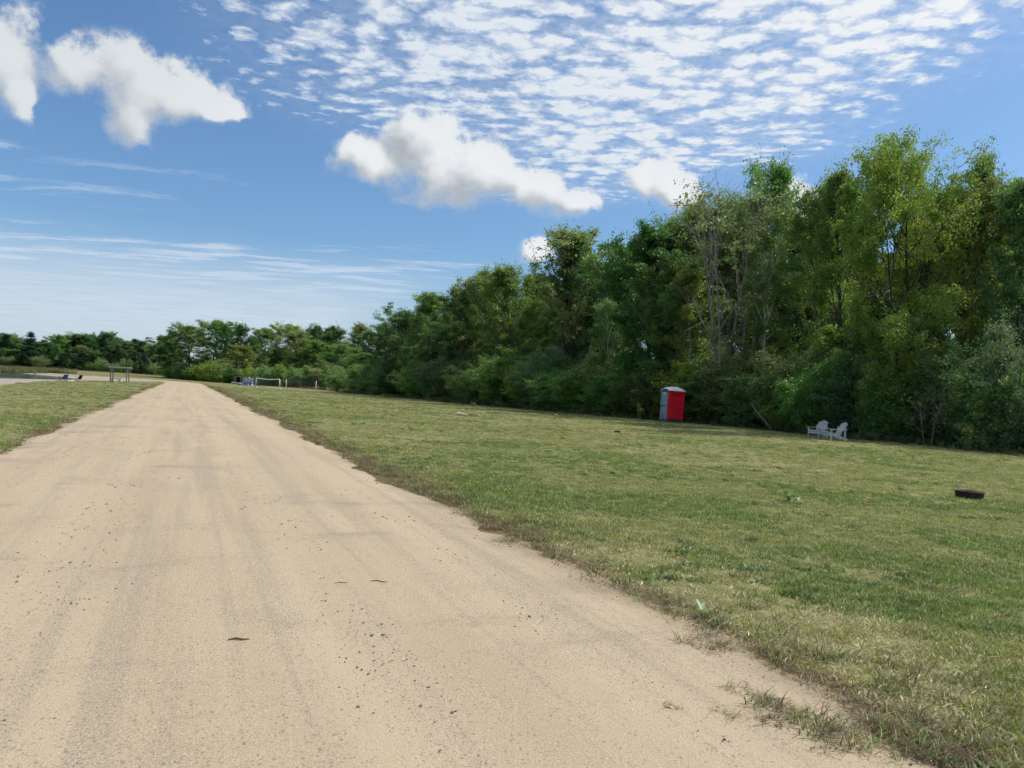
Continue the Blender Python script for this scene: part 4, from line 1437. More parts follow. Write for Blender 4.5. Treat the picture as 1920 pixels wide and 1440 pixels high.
def soccer_goal():
    a, b = Vector(on_ground(480.5, 726)), Vector(on_ground(523, 728.5))
    c = (a + b) / 2
    w = 4.3
    ang = R(2)
    t = thing('soccer_goal', 'small white pipe soccer goal with sagging crossbar near the hedge', 'goal', (c.x, c.y, float(ground_z(c.x, c.y))), ang)
    h = 1.75
    pole('post', (-w / 2 - 0.10, 0, 0), (-w / 2 + 0.05, 0, h), 0.075, M_WHITE, t)
    pole('post', (w / 2, 0, 0), (w / 2, 0, h), 0.075, M_WHITE, t)
    pts = [(-w / 2 + 0.05 + (w - 0.05) * k / 10, 0, h - 0.16 * math.sin(math.pi * k / 10)) for k in range(11)]
    MB().tube(pts, [0.07] * 11, 8).build('crossbar', M_WHITE, t, True)
    for s in (-1, 1):
        pole('ground_bar', (s * w / 2, 0, 0.05), (s * w / 2 + (0.0 if s > 0 else 0.0), 1.5, 0.05), 0.05, M_WHITE, t)
        pole('back_stay', (s * w / 2, 1.5, 0.05), (s * w / 2, 0.1, h - 0.05 if s > 0 else 1.2), 0.04, M_WHITE if s > 0 else M_STEEL, t)
    pole('rear_bar', (-w / 2, 1.5, 0.05), (w / 2, 1.5, 0.05), 0.05, M_WHITE, t)
    o = link('goal_net', net_mesh(w, 1.9, 0.20, 0.004).mesh('goal_net', M_STEEL), t)
    o.location = (0, 0.05, h - 0.12); o.rotation_euler = (R(-38), 0, 0)


soccer_goal()


def patterned_tarp():
    """Blue and white camouflage-like sheet thrown over a frame."""
    x, y = on_ground(466, 723.5)
    t = thing('draped_tarpaulin', 'blue and white blotched tarpaulin draped over a frame beside the goal', 'tarpaulin', (x, y, float(ground_z(x, y))), R(-4))
    m, N, out = material('blotched_tarp')
    p = N.n('ShaderNodeTexCoord').outputs['Object']
    a = N.noise(p, 2.2, 4, 0.6, 1.2); b = N.noise(N.v('ADD', p, (5, 3, 1)), 2.8, 3, 0.6, 1.5)
    c = N.mix(N.ss(a, 0.44, 0.50), (0.05, 0.085, 0.16), (0.15, 0.19, 0.24))
    c = N.mix(N.ss(b, 0.53, 0.57), c, (0.62, 0.64, 0.66))
    principled(N, out, c, 0.7, 0.2)
    w, h = 2.3, 1.85
    rng = np.random.default_rng(8)
    nx, nz = 26, 22
    V, F = [], []
    for j in range(nz + 1):
        for i in range(nx + 1):
            u, v = i / nx, j / nz
            topz = h * (0.86 + 0.14 * math.sin(2.6 * u + 0.6))
            z = topz * v
            yy = -0.55 * (1 - v) ** 1.4 + 0.16 * float(vnoise(u * 7, v * 5, 4)) + 0.05 * math.sin(u * 21)
            V.append(((u - 0.5) * w * (1 + 0.10 * (1 - v)) + 0.10 * float(vnoise(v * 5, u * 4, 6)), yy, z))
    for j in range(nz):
        for i in range(nx):
            k = j * (nx + 1) + i
            F.append((k, k + 1, k + nx + 2, k + nx + 1))
    o = link('sheet', mesh_from('sheet', V, F, [m], smooth=True), t)
    sl = o.modifiers.new('thick', 'SOLIDIFY'); sl.thickness = 0.012
    for sx in (-1, 1):
        pole('frame_post', (sx * w * 0.48, 0.10, 0), (sx * w * 0.46, 0.10, h * (1.02 if sx < 0 else 0.9)), 0.035, M_STEEL, t)
    pole('frame_bar', (-w * 0.47, 0.10, h * 0.93), (w * 0.46, 0.10, h * 0.88), 0.03, M_STEEL, t)
    MB().box((-0.62, -0.10, 1.62), (0.28, 0.02, 0.30)).build('yellow_tag', mat_plain('faded_yellow', (0.45, 0.42, 0.10), 0.7), t)
    for k in range(4):
        c = [( -0.1 + 0.3 * k + 0.16 * math.cos(a_), -0.34 - 0.05 * k, 1.05 + 0.26 * (k % 2) + 0.30 * math.sin(a_)) for a_ in np.linspace(0.2, 3.6, 9)]
        MB().tube(c, [0.045] * 9, 6).build('looped_hose', M_WHITE, t, True)


patterned_tarp()


def pole_frame():
    """Open shelter of thin poles with a black sheet behind, left of the tarpaulin."""
    x, y = on_ground(446, 721.5)
    t = thing('pole_shelter', 'low open pole frame with dark sheet left of the blue tarpaulin', 'shelter', (x, y, float(ground_z(x, y))), R(0))
    for sx in (-0.75, 0.75):
        pole('post', (sx, -0.4, 0), (sx, -0.4, 1.85), 0.045, M_WOOD_PERG, t)
        pole('post', (sx, 0.5, 0), (sx, 0.5, 1.75), 0.045, M_WOOD_PERG, t)
    pole('top_rail', (-0.9, -0.4, 1.82), (0.9, -0.4, 1.86), 0.04, M_WOOD_PERG, t)
    MB().box((0.15, 0.42, 0.86), (1.25, 0.03, 1.66)).build('dark_sheet', M_BLACK, t)
    MB().box((0, 0.05, 1.84), (1.6, 0.95, 0.03)).build('cover', M_BLACK, t)


pole_frame()


def tall_pole(px, py, h, label, ladder=False):
    x, y = on_ground(px, py)
    t = thing('tall_pole', label, 'pole', (x, y, float(ground_z(x, y))), 0, 'tall poles at the far end of the lawn')
    MB().tube([(0, 0, -0.05), (0.02, 0, h * 0.5), (0.06 if ladder else 0.01, 0, h)], [0.10, 0.085, 0.065], 8).build('post', M_WOOD_GREY, t, True)
    if ladder:
        MB().tube([(0.34, 0.02, 0), (0.30, 0.02, h * 0.62)], [0.04, 0.035], 6).build('side_rail', M_WOOD_GREY, t, True)
        for k in range(5):
            MB().bar((0.0, 0.02, 0.35 + k * 0.36), (0.40, 0.02, 0.35 + k * 0.36), 0.05, 0.05).build('rung', M_WOOD_GREY, t)
        MB().box((0.18, 0.02, 2.1), (0.42, 0.08, 0.32)).build('top_board', M_WOOD_GREY, t)
        MB().bar((-0.32, 0, 0.02), (0.03, 0, 0.85), 0.05, 0.05).build('brace', M_WOOD_GREY, t)
    return t


tall_pole(423.5, 718.5, 3.3, 'taller grey wooden pole with short ladder attached, behind the road', True)
tall_pole(432.5, 718.5, 2.9, 'plain thin grey pole right of the ladder pole')


def log_bench(px, py, L, label):
    x, y = on_ground(px, py)
    t = thing('log_bench', label, 'bench', (x, y, float(ground_z(x, y))), R(-6), 'pale log benches by the poles')
    MB().tube([(-L / 2, 0, 0.40), (0, 0.02, 0.42), (L / 2, 0, 0.40)], [0.12, 0.125, 0.11], 8).build('seat_log', M_WOOD_GREY, t, True)
    for s in (-1, 1):
        MB().tube([(s * L * 0.36, -0.02, 0), (s * L * 0.36, 0, 0.34)], [0.11, 0.10], 8).build('stump', M_DRIFT, t, True)


log_bench(438, 720.5, 1.1, 'short pale log bench between the tall poles and the shelter')
log_bench(449, 722.5, 1.3, 'longer pale log bench in front of the pole shelter')


def road_marker(px, py, label):
    x, y = on_ground(px, py)
    t = thing('road_marker', label, 'marker', (x, y, float(ground_z(x, y))), R(-12), 'white road markers at the bend')
    MB().box((0, 0, 0.34), (0.82, 0.10, 0.34), bevel=0.02).build('board', M_WHITE, t)
    for s in (-1, 1):
        MB().box((s * 0.28, 0, 0.10), (0.08, 0.08, 0.22)).build('foot', M_WHITE, t)


road_marker(375, 715, 'white low marker board by the road, the nearer and larger')
road_marker(348, 713, 'white low marker board farther along, just left of the other')


def pergola():
    a = Vector(on_ground(208, 716)); b = Vector(on_ground(240, 717.5))
    c = (a + b) / 2
    t = thing('pergola', 'grey wooden pergola on posts standing on the lawn by the beach', 'pergola', (c.x, c.y, float(ground_z(c.x, c.y))), R(8))
    w, d, h = 2.25, 1.0, 2.0
    for sx in (-1, 1):
        for sy in (-1, 1):
            MB().box((sx * w / 2, sy * d / 2, h / 2), (0.13, 0.13, h)).build('post', M_WOOD_PERG, t)
            MB().bar((sx * w / 2, sy * d / 2, h - 0.5), (sx * (w / 2 - 0.42), sy * d / 2, h - 0.06), 0.06, 0.09).build('knee_brace', M_WOOD_PERG, t)
    for sy in (-1, 1):
        MB().box((0, sy * d / 2, h + 0.07), (w + 0.75, 0.07, 0.15)).build('beam', M_WOOD_PERG, t)
    for k in range(11):
        MB().box((-w / 2 - 0.25 + k * (w + 0.5) / 10, 0, h + 0.20), (0.06, d + 0.6, 0.13)).build('rafter', M_WOOD_PERG, t)
    MB().box((-w / 2, 0, 0.95), (0.05, d, 0.08)).build('side_rail', M_WOOD_PERG, t)


pergola()


def bench_box():
    x, y = on_ground(215, 715.5)
    t = thing('bench', 'pale grey bench under the left half of the pergola', 'bench', (x, y, float(ground_z(x, y))), R(8))
    MB().box((0.15, 0, 0.46), (1.6, 0.5, 0.09)).build('seat', M_WOOD_GREY, t)
    for s in (-0.45, 0.75):
        MB().box((s, 0, 0.20), (0.35, 0.42, 0.40)).build('leg', M_WOOD_GREY, t)
    MB().bar((-0.62, 0.24, 0.55), (0.92, 0.24, 0.55), 0.05, 0.12).build('backrest', M_WOOD_GREY, t)


bench_box()


def beach_chair(px, py, mat, face, label, reclined=False):
    x, y = on_ground(px, py)
    t = thing('folding_chair', label, 'chair', (x, y, float(ground_z(x, y))), face, 'folding chairs by the beach')
    MB().box((0.02, 0, 0.34), (0.52, 0.58, 0.05), Matrix.Rotation(0.12, 3, 'Y'), 0.015).build('seat', mat, t)
    MB().bar((-0.22, 0, 0.34), (-0.46, 0, 0.86), 0.58, 0.05, up=(1, 0, 0.4), bevel=0.015).build('backrest', mat, t)
    for s in (-1, 1):
        pole('leg', (0.28, s * 0.31, 0), (-0.26, s * 0.31, 0.58), 0.018, M_STEEL, t, 6)
        pole('leg', (-0.34, s * 0.31, 0), (0.26, s * 0.31, 0.58), 0.018, M_STEEL, t, 6)
        MB().bar((-0.30, s * 0.31, 0.60), (0.28, s * 0.31, 0.58), 0.06, 0.03).build('armrest', mat, t)


beach_chair(113.0, 715.3, M_BLUE, R(200), 'left one of two blue folding chairs by the beach')
beach_chair(119.0, 715.6, M_BLUE, R(160), 'right one of two blue folding chairs by the beach')
beach_chair(146, 716.0, M_BLACK, R(170), 'black folding chair on the grass right of the blue ones')


def towel(px, py, label):
    x, y = on_ground(px, py)
    bm = bmesh.new()
    rng = np.random.default_rng(5)
    g = [[bm.verts.new((i * 0.18 - 0.9, j * 0.18 - 0.45, 0.03 + 0.05 * abs(rng.standard_normal()))) for j in range(6)] for i in range(11)]
    for i in range(10):
        for j in range(5): bm.faces.new((g[i][j], g[i + 1][j], g[i + 1][j + 1], g[i][j + 1]))
    me = bpy.data.meshes.new('beach_towel'); bm.to_mesh(me); bm.free(); me.materials.append(M_WHITE)
    o = link('beach_towel', me); o.location = (x, y, float(ground_z(x, y)) + 0.01)
    o.modifiers.new('thick', 'SOLIDIFY').thickness = 0.01
    tag(o, label, 'towel')


towel(124.5, 714.6, 'crumpled white towel on the sand right of the blue chairs')


def driftwood():
    x, y = on_ground(866, 779)
    t = thing('driftwood_log', 'bleached pale driftwood log lying on the lawn', 'driftwood', (x, y, 0.0), R(-3))
    MB().tube([(-0.40, 0, 0.07), (-0.24, 0.02, 0.12), (-0.05, 0.03, 0.10), (0.15, 0, 0.075), (0.34, -0.03, 0.05)], [0.05, 0.085, 0.07, 0.055, 0.025], 8).build('log', M_DRIFT, t, True)
    MB().tube([(-0.38, 0, 0.06), (-0.46, -0.08, 0.05)], [0.035, 0.012], 6).build('stub', M_DRIFT, t, True)
    x, y = on_ground(888, 780)
    t = thing('broken_branch', 'brown broken branch with pale splinters right of the driftwood log', 'branch', (x, y, 0.0), R(-8))
    MB().tube([(-0.42, 0, 0.05), (-0.1, 0.05, 0.09), (0.2, 0, 0.06), (0.42, -0.05, 0.03)], [0.03, 0.05, 0.04, 0.012], 6).build('stem', M_DRIFT2, t, True)
    MB().tube([(-0.05, 0.03, 0.08), (0.16, -0.16, 0.05)], [0.03, 0.01], 6).build('splinter', M_DRIFT, t, True)
    MB().tube([(0.15, 0.0, 0.06), (0.36, 0.12, 0.12)], [0.028, 0.01], 6).build('splinter', M_DRIFT, t, True)
    MB().tube([(0.28, -0.03, 0.04), (0.50, -0.14, 0.03)], [0.024, 0.010], 6).build('splinter', M_DRIFT, t, True)


driftwood()


def fallen_branch(px0, py0, px1, py1, dep, r, label, mat):
    a = Vector(at_depth(px0, py0, dep)); b = Vector(at_depth(px1, py1, dep - 1.0))
    b.z = 0.06
    t = thing('fallen_branch', label, 'branch', (b.x, b.y, 0.0))
    o = Vector((b.x, b.y, 0))
    p = [a - o, (a * 0.65 + b * 0.35) - o + Vector((0, 0, -0.05)), (a * 0.3 + b * 0.7) - o + Vector((0, 0, 0.05)), b - o]
    MB().tube(p, [r * 0.5, r * 0.8, r, r * 1.1], 7).build('limb', mat, t, True)
    q = p[1]
    MB().tube([q, q + Vector((0.4, -0.1, 0.45))], [r * 0.45, 0.01], 5).build('side_twig', mat, t, True)
    q = p[2]
    MB().tube([q, q + Vector((-0.5, -0.1, 0.25))], [r * 0.4, 0.01], 5).build('side_twig', mat, t, True)


fallen_branch(1408, 757, 1447, 784, 50.0, 0.06, 'fallen grey tree limb sloping out of the shrubs left of the chairs', M_DEADLIMB)
fallen_branch(884, 756, 893, 762, 83.0, 0.05, 'short pale dead branch at the foot of the brownish shrub', M_DRIFT)


def stick(px, py, L, ang, r, label):
    x, y = on_ground(px, py, 0.04)
    bm = MB().tube([(-L / 2, 0, 0), (-L * 0.15, 0.01, 0.006), (L * 0.2, -0.008, 0.004), (L / 2, 0.012, 0)], [r * 0.6, r, r, r * 0.5], 6)
    o = bm.build('stick', M_STICK)
    o.location = (x, y, 0.055); o.rotation_euler = (0, 0, ang)
    tag(o, label, 'stick', 'sticks on the road')


stick(710, 1094, 0.135, R(-4), 0.0042, 'thin straight dark stick lying on the middle of the road')
stick(640, 1097, 0.10, R(22), 0.0035, 'short stick left of the straight one on the road')
stick(447, 1204, 0.12, R(12), 0.006, 'curved bark strip on the left half of the road')


def soil_lump(px, py, r, label):
    x, y = on_ground(px, py)
    rng = np.random.default_rng(int(px))
    bm = bmesh.new()
    bmesh.ops.create_icosphere(bm, subdivisions=3, radius=r)
    for v in bm.verts:
        n = float(fbm(v.co.x / r * 1.7 + 9, v.co.y / r * 1.7 + v.co.z / r, int(px), 3))
        v.co *= 1 + 0.5 * n
        v.co.z = v.co.z * 0.5
    me = bpy.data.meshes.new('soil_mound'); bm.to_mesh(me); bm.free(); me.materials.append(M_SOIL)
    o = link('soil_mound', me); o.location = (x, y, 0.01)
    tag(o, label, 'mound', 'dark soil lumps on the lawn')


soil_lump(1148, 889, 0.07, 'small dark soil lump on the open lawn, the nearer of two')
soil_lump(1157, 811, 0.16, 'wider dark soil mound farther out on the lawn before the toilet')


def weed(px, py, n, L, wd, col, label, droop=0.4, seed=1):
    """Broad-leaved plant: a rosette of long bent leaves."""
    x, y = on_ground(px, py)
    rng = np.random.default_rng(seed)
    t = thing('broadleaf_weed', label, 'plant', (x, y, 0.0), rng.uniform(0, 6))
    m = mat_leaf('weed_leaf_%d' % seed, 0.5, 0.05, 0.0)
    mst = M_STICK
    MB().tube([(0, 0, 0), (0.005, 0, L * 0.35)], [0.006, 0.004], 5).build('stem', mst, t)
    for k in range(n):
        az = k * 2.4 + rng.uniform(-0.4, 0.4); l = L * rng.uniform(0.7, 1.1); e = R(rng.uniform(25, 65))
        V, F = [], []
        seg = 6
        p = np.array([0, 0, L * 0.08 + 0.3 * L * k / n]); d = np.array([math.cos(az) * math.cos(e), math.sin(az) * math.cos(e), math.sin(e)])
        sd = np.array([-math.sin(az), math.cos(az), 0])
        for i in range(seg + 1):
            u = i / seg
            w_ = wd * (math.sin(math.pi * min(1, 0.08 + u * 0.92)) ** 0.8)
            V += [p - sd * w_ / 2 + np.array([0, 0, w_ * 0.2]), p, p + sd * w_ / 2 + np.array([0, 0, w_ * 0.2])]
            d = d + np.array([0, 0, -droop / seg * 1.5]); d /= np.linalg.norm(d); p = p + d * l / seg
        for i in range(seg):
            for q in range(2):
                F.append((i * 3 + q, i * 3 + q + 1, i * 3 + q + 4, i * 3 + q + 3))
        C = np.ones((len(V), 4)); C[:, :3] = np.array(col) * rng.uniform(0.85, 1.15)
        link('leaf', mesh_from('leaf', V, F, [m], smooth=True, colors=C), t)


weed(1316, 1158, 6, 0.12, 0.036, (0.27, 0.33, 0.18), 'pale green milkweed with upright leaves at the road edge', 0.3, 1)
weed(1478, 942, 11, 0.20, 0.06, (0.10, 0.18, 0.055), 'larger leafy green weed on the dry patch of lawn', 0.6, 2)
weed(1500, 946, 7, 0.13, 0.045, (0.22, 0.29, 0.13), 'smaller pale weed beside the larger leafy one on the lawn', 0.6, 3)


def goldenrod(px, py, label):
    x, y = on_ground(px, py)
    rng = np.random.default_rng(int(px))
    t = thing('goldenrod', label, 'plant', (x, y, 0.0), rng.uniform(0, 6), 'goldenrod along the shrubs')
    mf = mat_leaf('goldenrod_bloom', 0.5, 0.02, 0.0)
    for k in range(5):
        a = rng.uniform(0, 6.28); h = rng.uniform(0.75, 1.1); r = rng.uniform(0.02, 0.22)
        top = np.array([r * math.cos(a) * 1.6, r * math.sin(a) * 1.6, h])
        MB().tube([(r * math.cos(a), r * math.sin(a), 0), top], [0.007, 0.004], 4).build('stem', M_STICK, t)
        C = top + rng.standard_normal((60, 3)) * np.array([0.06, 0.06, 0.09])
        link('bloom', leaf_mesh('bloom', rng, C, np.array([0.42, 0.34, 0.03]) * rng.uniform(0.7, 1.2, (60, 1)), 0.045, mat=mf), t)
        C = np.array([r * math.cos(a), r * math.sin(a), 0.1]) + rng.uniform(0, 1, (40, 1)) * (top - np.array([r * math.cos(a), r * math.sin(a), 0.1])) + rng.standard_normal((40, 3)) * 0.05
        link('leaf_cluster', leaf_mesh('leaf_cluster', rng, C, pick_colors(rng, 'mid', 40), 0.10, wide=0.25), t)


goldenrod(1817, 846, 'clump of yellow goldenrod right of the white-barked sapling')
goldenrod(1196, 787, 'small yellow goldenrod clump just left of the toilet')


def scrap(px, py, label):
    x, y = on_ground(px, py)
    rng = np.random.default_rng(9)
    bm = bmesh.new()
    g = [[bm.verts.new((i * 0.05 - 0.1, j * 0.05 - 0.07, 0.04 + 0.02 * rng.standard_normal())) for j in range(4)] for i in range(5)]
    for i in range(4):
        for j in range(3): bm.faces.new((g[i][j], g[i + 1][j], g[i + 1][j + 1], g[i][j + 1]))
    me = bpy.data.meshes.new('paper_scrap'); bm.to_mesh(me); bm.free(); me.materials.append(M_WHITE)
    o = link('paper_scrap', me); o.location = (x, y, 0.02)
    o.modifiers.new('thick', 'SOLIDIFY').thickness = 0.004
    tag(o, label, 'scrap')


scrap(1042, 779, 'tiny crumpled white scrap on the lawn before the dark shrubs')


# ---------------------------------------------------------------- scattered ground cover (one object each)
def scatter(name, pts, rotz, scl, pick, meshes, label, cat, tilt=None):
    """Points carrying plant clumps; geometry nodes place the clumps."""
    col = bpy.data.collections.new(name + '_clumps')
    for i, me in enumerate(meshes):
        ob = bpy.data.objects.new('%s_clump_%02d' % (name, i), me)
        col.objects.link(ob)
    n = len(pts)
    me = bpy.data.meshes.new(name)
    me.vertices.add(n); me.vertices.foreach_set('co', np.asarray(pts, np.float32).ravel())
    rv = np.zeros((n, 3), np.float32); rv[:, 2] = rotz
    if tilt is not None: rv[:, :2] = tilt
    at = me.attributes.new('turn', 'FLOAT_VECTOR', 'POINT'); at.data.foreach_set('vector', rv.ravel())
    at = me.attributes.new('size', 'FLOAT', 'POINT'); at.data.foreach_set('value', np.asarray(scl, np.float32))
    at = me.attributes.new('pick', 'INT', 'POINT'); at.data.foreach_set('value', np.asarray(pick, np.int32))
    o = link(name, me)
    g = bpy.data.node_groups.new(name + '_nodes', 'GeometryNodeTree')
    g.interface.new_socket('Geometry', in_out='INPUT', socket_type='NodeSocketGeometry')
    g.interface.new_socket('Geometry', in_out='OUTPUT', socket_type='NodeSocketGeometry')
    gi = g.nodes.new('NodeGroupInput'); go = g.nodes.new('NodeGroupOutput')
    ci = g.nodes.new('GeometryNodeCollectionInfo')
    ci.inputs['Collection'].default_value = col
    ci.inputs['Separate Children'].default_value = True
    ci.inputs['Reset Children'].default_value = True
    ip = g.nodes.new('GeometryNodeInstanceOnPoints')
    ip.inputs['Pick Instance'].default_value = True

    def na(nm, ty):
        q = g.nodes.new('GeometryNodeInputNamedAttribute'); q.data_type = ty
        q.inputs['Name'].default_value = nm
        return q.outputs['Attribute']
    L = g.links.new
    L(gi.outputs[0], ip.inputs['Points'])
    L(ci.outputs[0], ip.inputs['Instance'])
    L(na('pick', 'INT'), ip.inputs['Instance Index'])
    L(na('turn', 'FLOAT_VECTOR'), ip.inputs['Rotation'])
    L(na('size', 'FLOAT'), ip.inputs['Scale'])
    L(ip.outputs[0], go.inputs[0])
    mo = o.modifiers.new('clumps', 'NODES'); mo.node_group = g
    return tag(o, label, cat, kind='stuff')


def tuft(seed, blades, h0, h1, rad, cols, wd=0.006, lean=0.5, seg=2):
    rng = np.random.default_rng(seed)
    V, F, C = [], [], []
    for k in range(blades):
        a = rng.uniform(0, 6.28); r = rad * math.sqrt(rng.uniform())
        p = np.array([r * math.cos(a), r * math.sin(a), -0.005])
        az = rng.uniform(0, 6.28); ln = lean * rng.uniform(0.2, 1.3)
        d = np.array([math.cos(az) * ln, math.sin(az) * ln, 1.0]); d /= np.linalg.norm(d)
        h = rng.uniform(h0, h1); sd = np.array([-math.sin(az + 0.6), math.cos(az + 0.6), 0]) * wd * rng.uniform(0.7, 1.3)
        c = np.array(cols[rng.integers(len(cols))]) * rng.uniform(0.75, 1.25)
        b = len(V)
        mid = p + d * h * 0.55
        tip = mid + (d + np.array([math.cos(az) * ln, math.sin(az) * ln, -0.25 * ln])) * h * 0.45
        V += [p - sd * 0.5, p + sd * 0.5, mid + sd * 0.42, mid - sd * 0.42, tip + sd * 0.06, tip - sd * 0.06]
        F += [(b, b + 1, b + 2, b + 3), (b + 3, b + 2, b + 4, b + 5)]
        C += [np.append(c, 1)] * 6
    return mesh_from('tuft', V, F, [BLADE], colors=np.array(C))


GREEN = [(0.185, 0.215, 0.058), (0.215, 0.240, 0.070), (0.150, 0.185, 0.050), (0.250, 0.255, 0.092), (0.35, 0.30, 0.15)]
LUSH = [(0.125, 0.180, 0.042), (0.150, 0.205, 0.048), (0.180, 0.220, 0.056)]
STRAW = [(0.44, 0.37, 0.21), (0.38, 0.32, 0.17), (0.29, 0.27, 0.12), (0.50, 0.43, 0.27)]
BROWN = [(0.155, 0.105, 0.058), (0.205, 0.140, 0.075), (0.105, 0.072, 0.045), (0.27, 0.20, 0.115), (0.13, 0.14, 0.05)]
WEEDC = [(0.080, 0.130, 0.040), (0.105, 0.155, 0.048), (0.130, 0.170, 0.060)]
TUFTS = [tuft(100 + i, 40, 0.015, 0.040, 0.090, GREEN, 0.0062, 0.9) for i in range(4)]
TUFTS += [tuft(110 + i, 40, 0.018, 0.055, 0.085, LUSH, 0.0066, 0.8) for i in range(3)]
TUFTS += [tuft(120 + i, 30, 0.012, 0.035, 0.095, STRAW, 0.0055, 1.4) for i in range(3)]
TUFTS += [tuft(130 + i, 34, 0.02, 0.075, 0.085, BROWN, 0.0055, 2.0) for i in range(3)]
TUFTS += [tuft(140 + i, 22, 0.02, 0.06, 0.06, WEEDC, 0.020, 1.2) for i in range(2)]
TUFTS += [tuft(150, 22, 0.04, 0.12, 0.06, LUSH + BROWN[:2], 0.006, 1.4)]


def build_grass():
    rng = np.random.default_rng(77)
    P, S, K = [], [], []
    for r0, r1, dens, sc in ((0.6, 2.6, 300, 1.0), (2.6, 6, 460, 1.0), (6, 10, 300, 1.0), (10, 16, 150, 1.1), (16, 26, 66, 1.25), (26, 42, 22, 1.55), (42, 70, 8.5, 1.9), (70, 130, 2.6, 2.4)):
        a0, a1 = (R(-80), R(100)) if r1 <= 16 else (R(-58), R(66)) if r1 <= 42 else (R(-48), R(46))
        n = int((a1 - a0) / 2 * (r1 ** 2 - r0 ** 2) * dens)
        rr = np.sqrt(rng.uniform(r0 ** 2, r1 ** 2, n)); aa = rng.uniform(a0, a1, n)
        x, y = rr * np.sin(aa), rr * np.cos(aa)
        rd = road_dist(x, y) - RD_W / 2
        es = edge_side(x, y)
        sd = poly_sd(x, y, SAND)
        jag = 0.38 * fbm(x / 0.8, y / 0.8, 5, 3)
        keep = (rd + jag > 0.02) & (es < 1.2) & (sd > 0)
        # thinner at the worn verge, patchy in dry spots
        dry = 0.6 * fbm(x / 6.0, y / 6.0, 41, 3) + 0.5 * fbm(x / 1.1, y / 1.1, 43, 3)
        keep &= rng.uniform(size=n) < np.where(dry > 0.22, 0.5, 1.0)
        x, y, rd, dry, jag = x[keep], y[keep], rd[keep], dry[keep], jag[keep]
        m = len(x)
        lush = fbm(x / 2.3, y / 2.3, 51, 3)
        k = rng.integers(0, 4, m)
        u = rng.uniform(size=m)
        k = np.where((lush > 0.10) & (u < 0.7), 4 + rng.integers(0, 3, m), k)
        u = rng.uniform(size=m)
        k = np.where(u < np.clip((dry + 0.04) * 2.6, 0.10, 0.9), 7 + rng.integers(0, 3, m), k)
        verge = (rd + jag) * np.where(x * RD_DIR.y - y * RD_DIR.x < 0, 3.0, 1.0)
        u = rng.uniform(size=m)
        k = np.where(u < np.clip(1.15 - verge / (0.45 + 0.025 * y), 0.0, 0.88), 10 + rng.integers(0, 3, m), k)
        u = rng.uniform(size=m)
        k = np.where((u < 0.05) & (verge < 1.2), 15, k)
        wd = fbm(x / 0.5, y / 0.5, 61, 2)
        k = np.where((wd > 0.36) & (rng.uniform(size=m) < 0.16), 13 + rng.integers(0, 2, m), k)
        s = sc * rng.uniform(0.65, 1.3, m) * np.where((verge > 0.3) & (verge < 2.0), 1.2, 1.0)
        P.append(np.stack([x, y, ground_z(x, y)], 1)); S.append(s); K.append(k)
    # stray tufts creeping onto the road margin at the lower right
    for cx, cy, n in ((1.68, 3.75, 26), (1.45, 4.05, 12), (1.98, 3.62, 16), (1.35, 5.0, 8)):
        x = cx + 0.16 * rng.standard_normal(n); y = cy + 0.14 * rng.standard_normal(n)
        P.append(np.stack([x, y, np.full(n, 0.04)], 1)); S.append(rng.uniform(0.6, 1.1, n)); K.append(np.where(rng.uniform(size=n) < 0.7, 10 + rng.integers(0, 3, n), 15))
    P, S, K = np.concatenate(P), np.concatenate(S), np.concatenate(K)
    n = len(P)
    scatter('lawn_grass', P, rng.uniform(0, 6.28, n), S, K, TUFTS, 'short mown patchy green and straw-coloured lawn grass', 'grass', rng.normal(0, 0.12, (n, 2)))
    return n


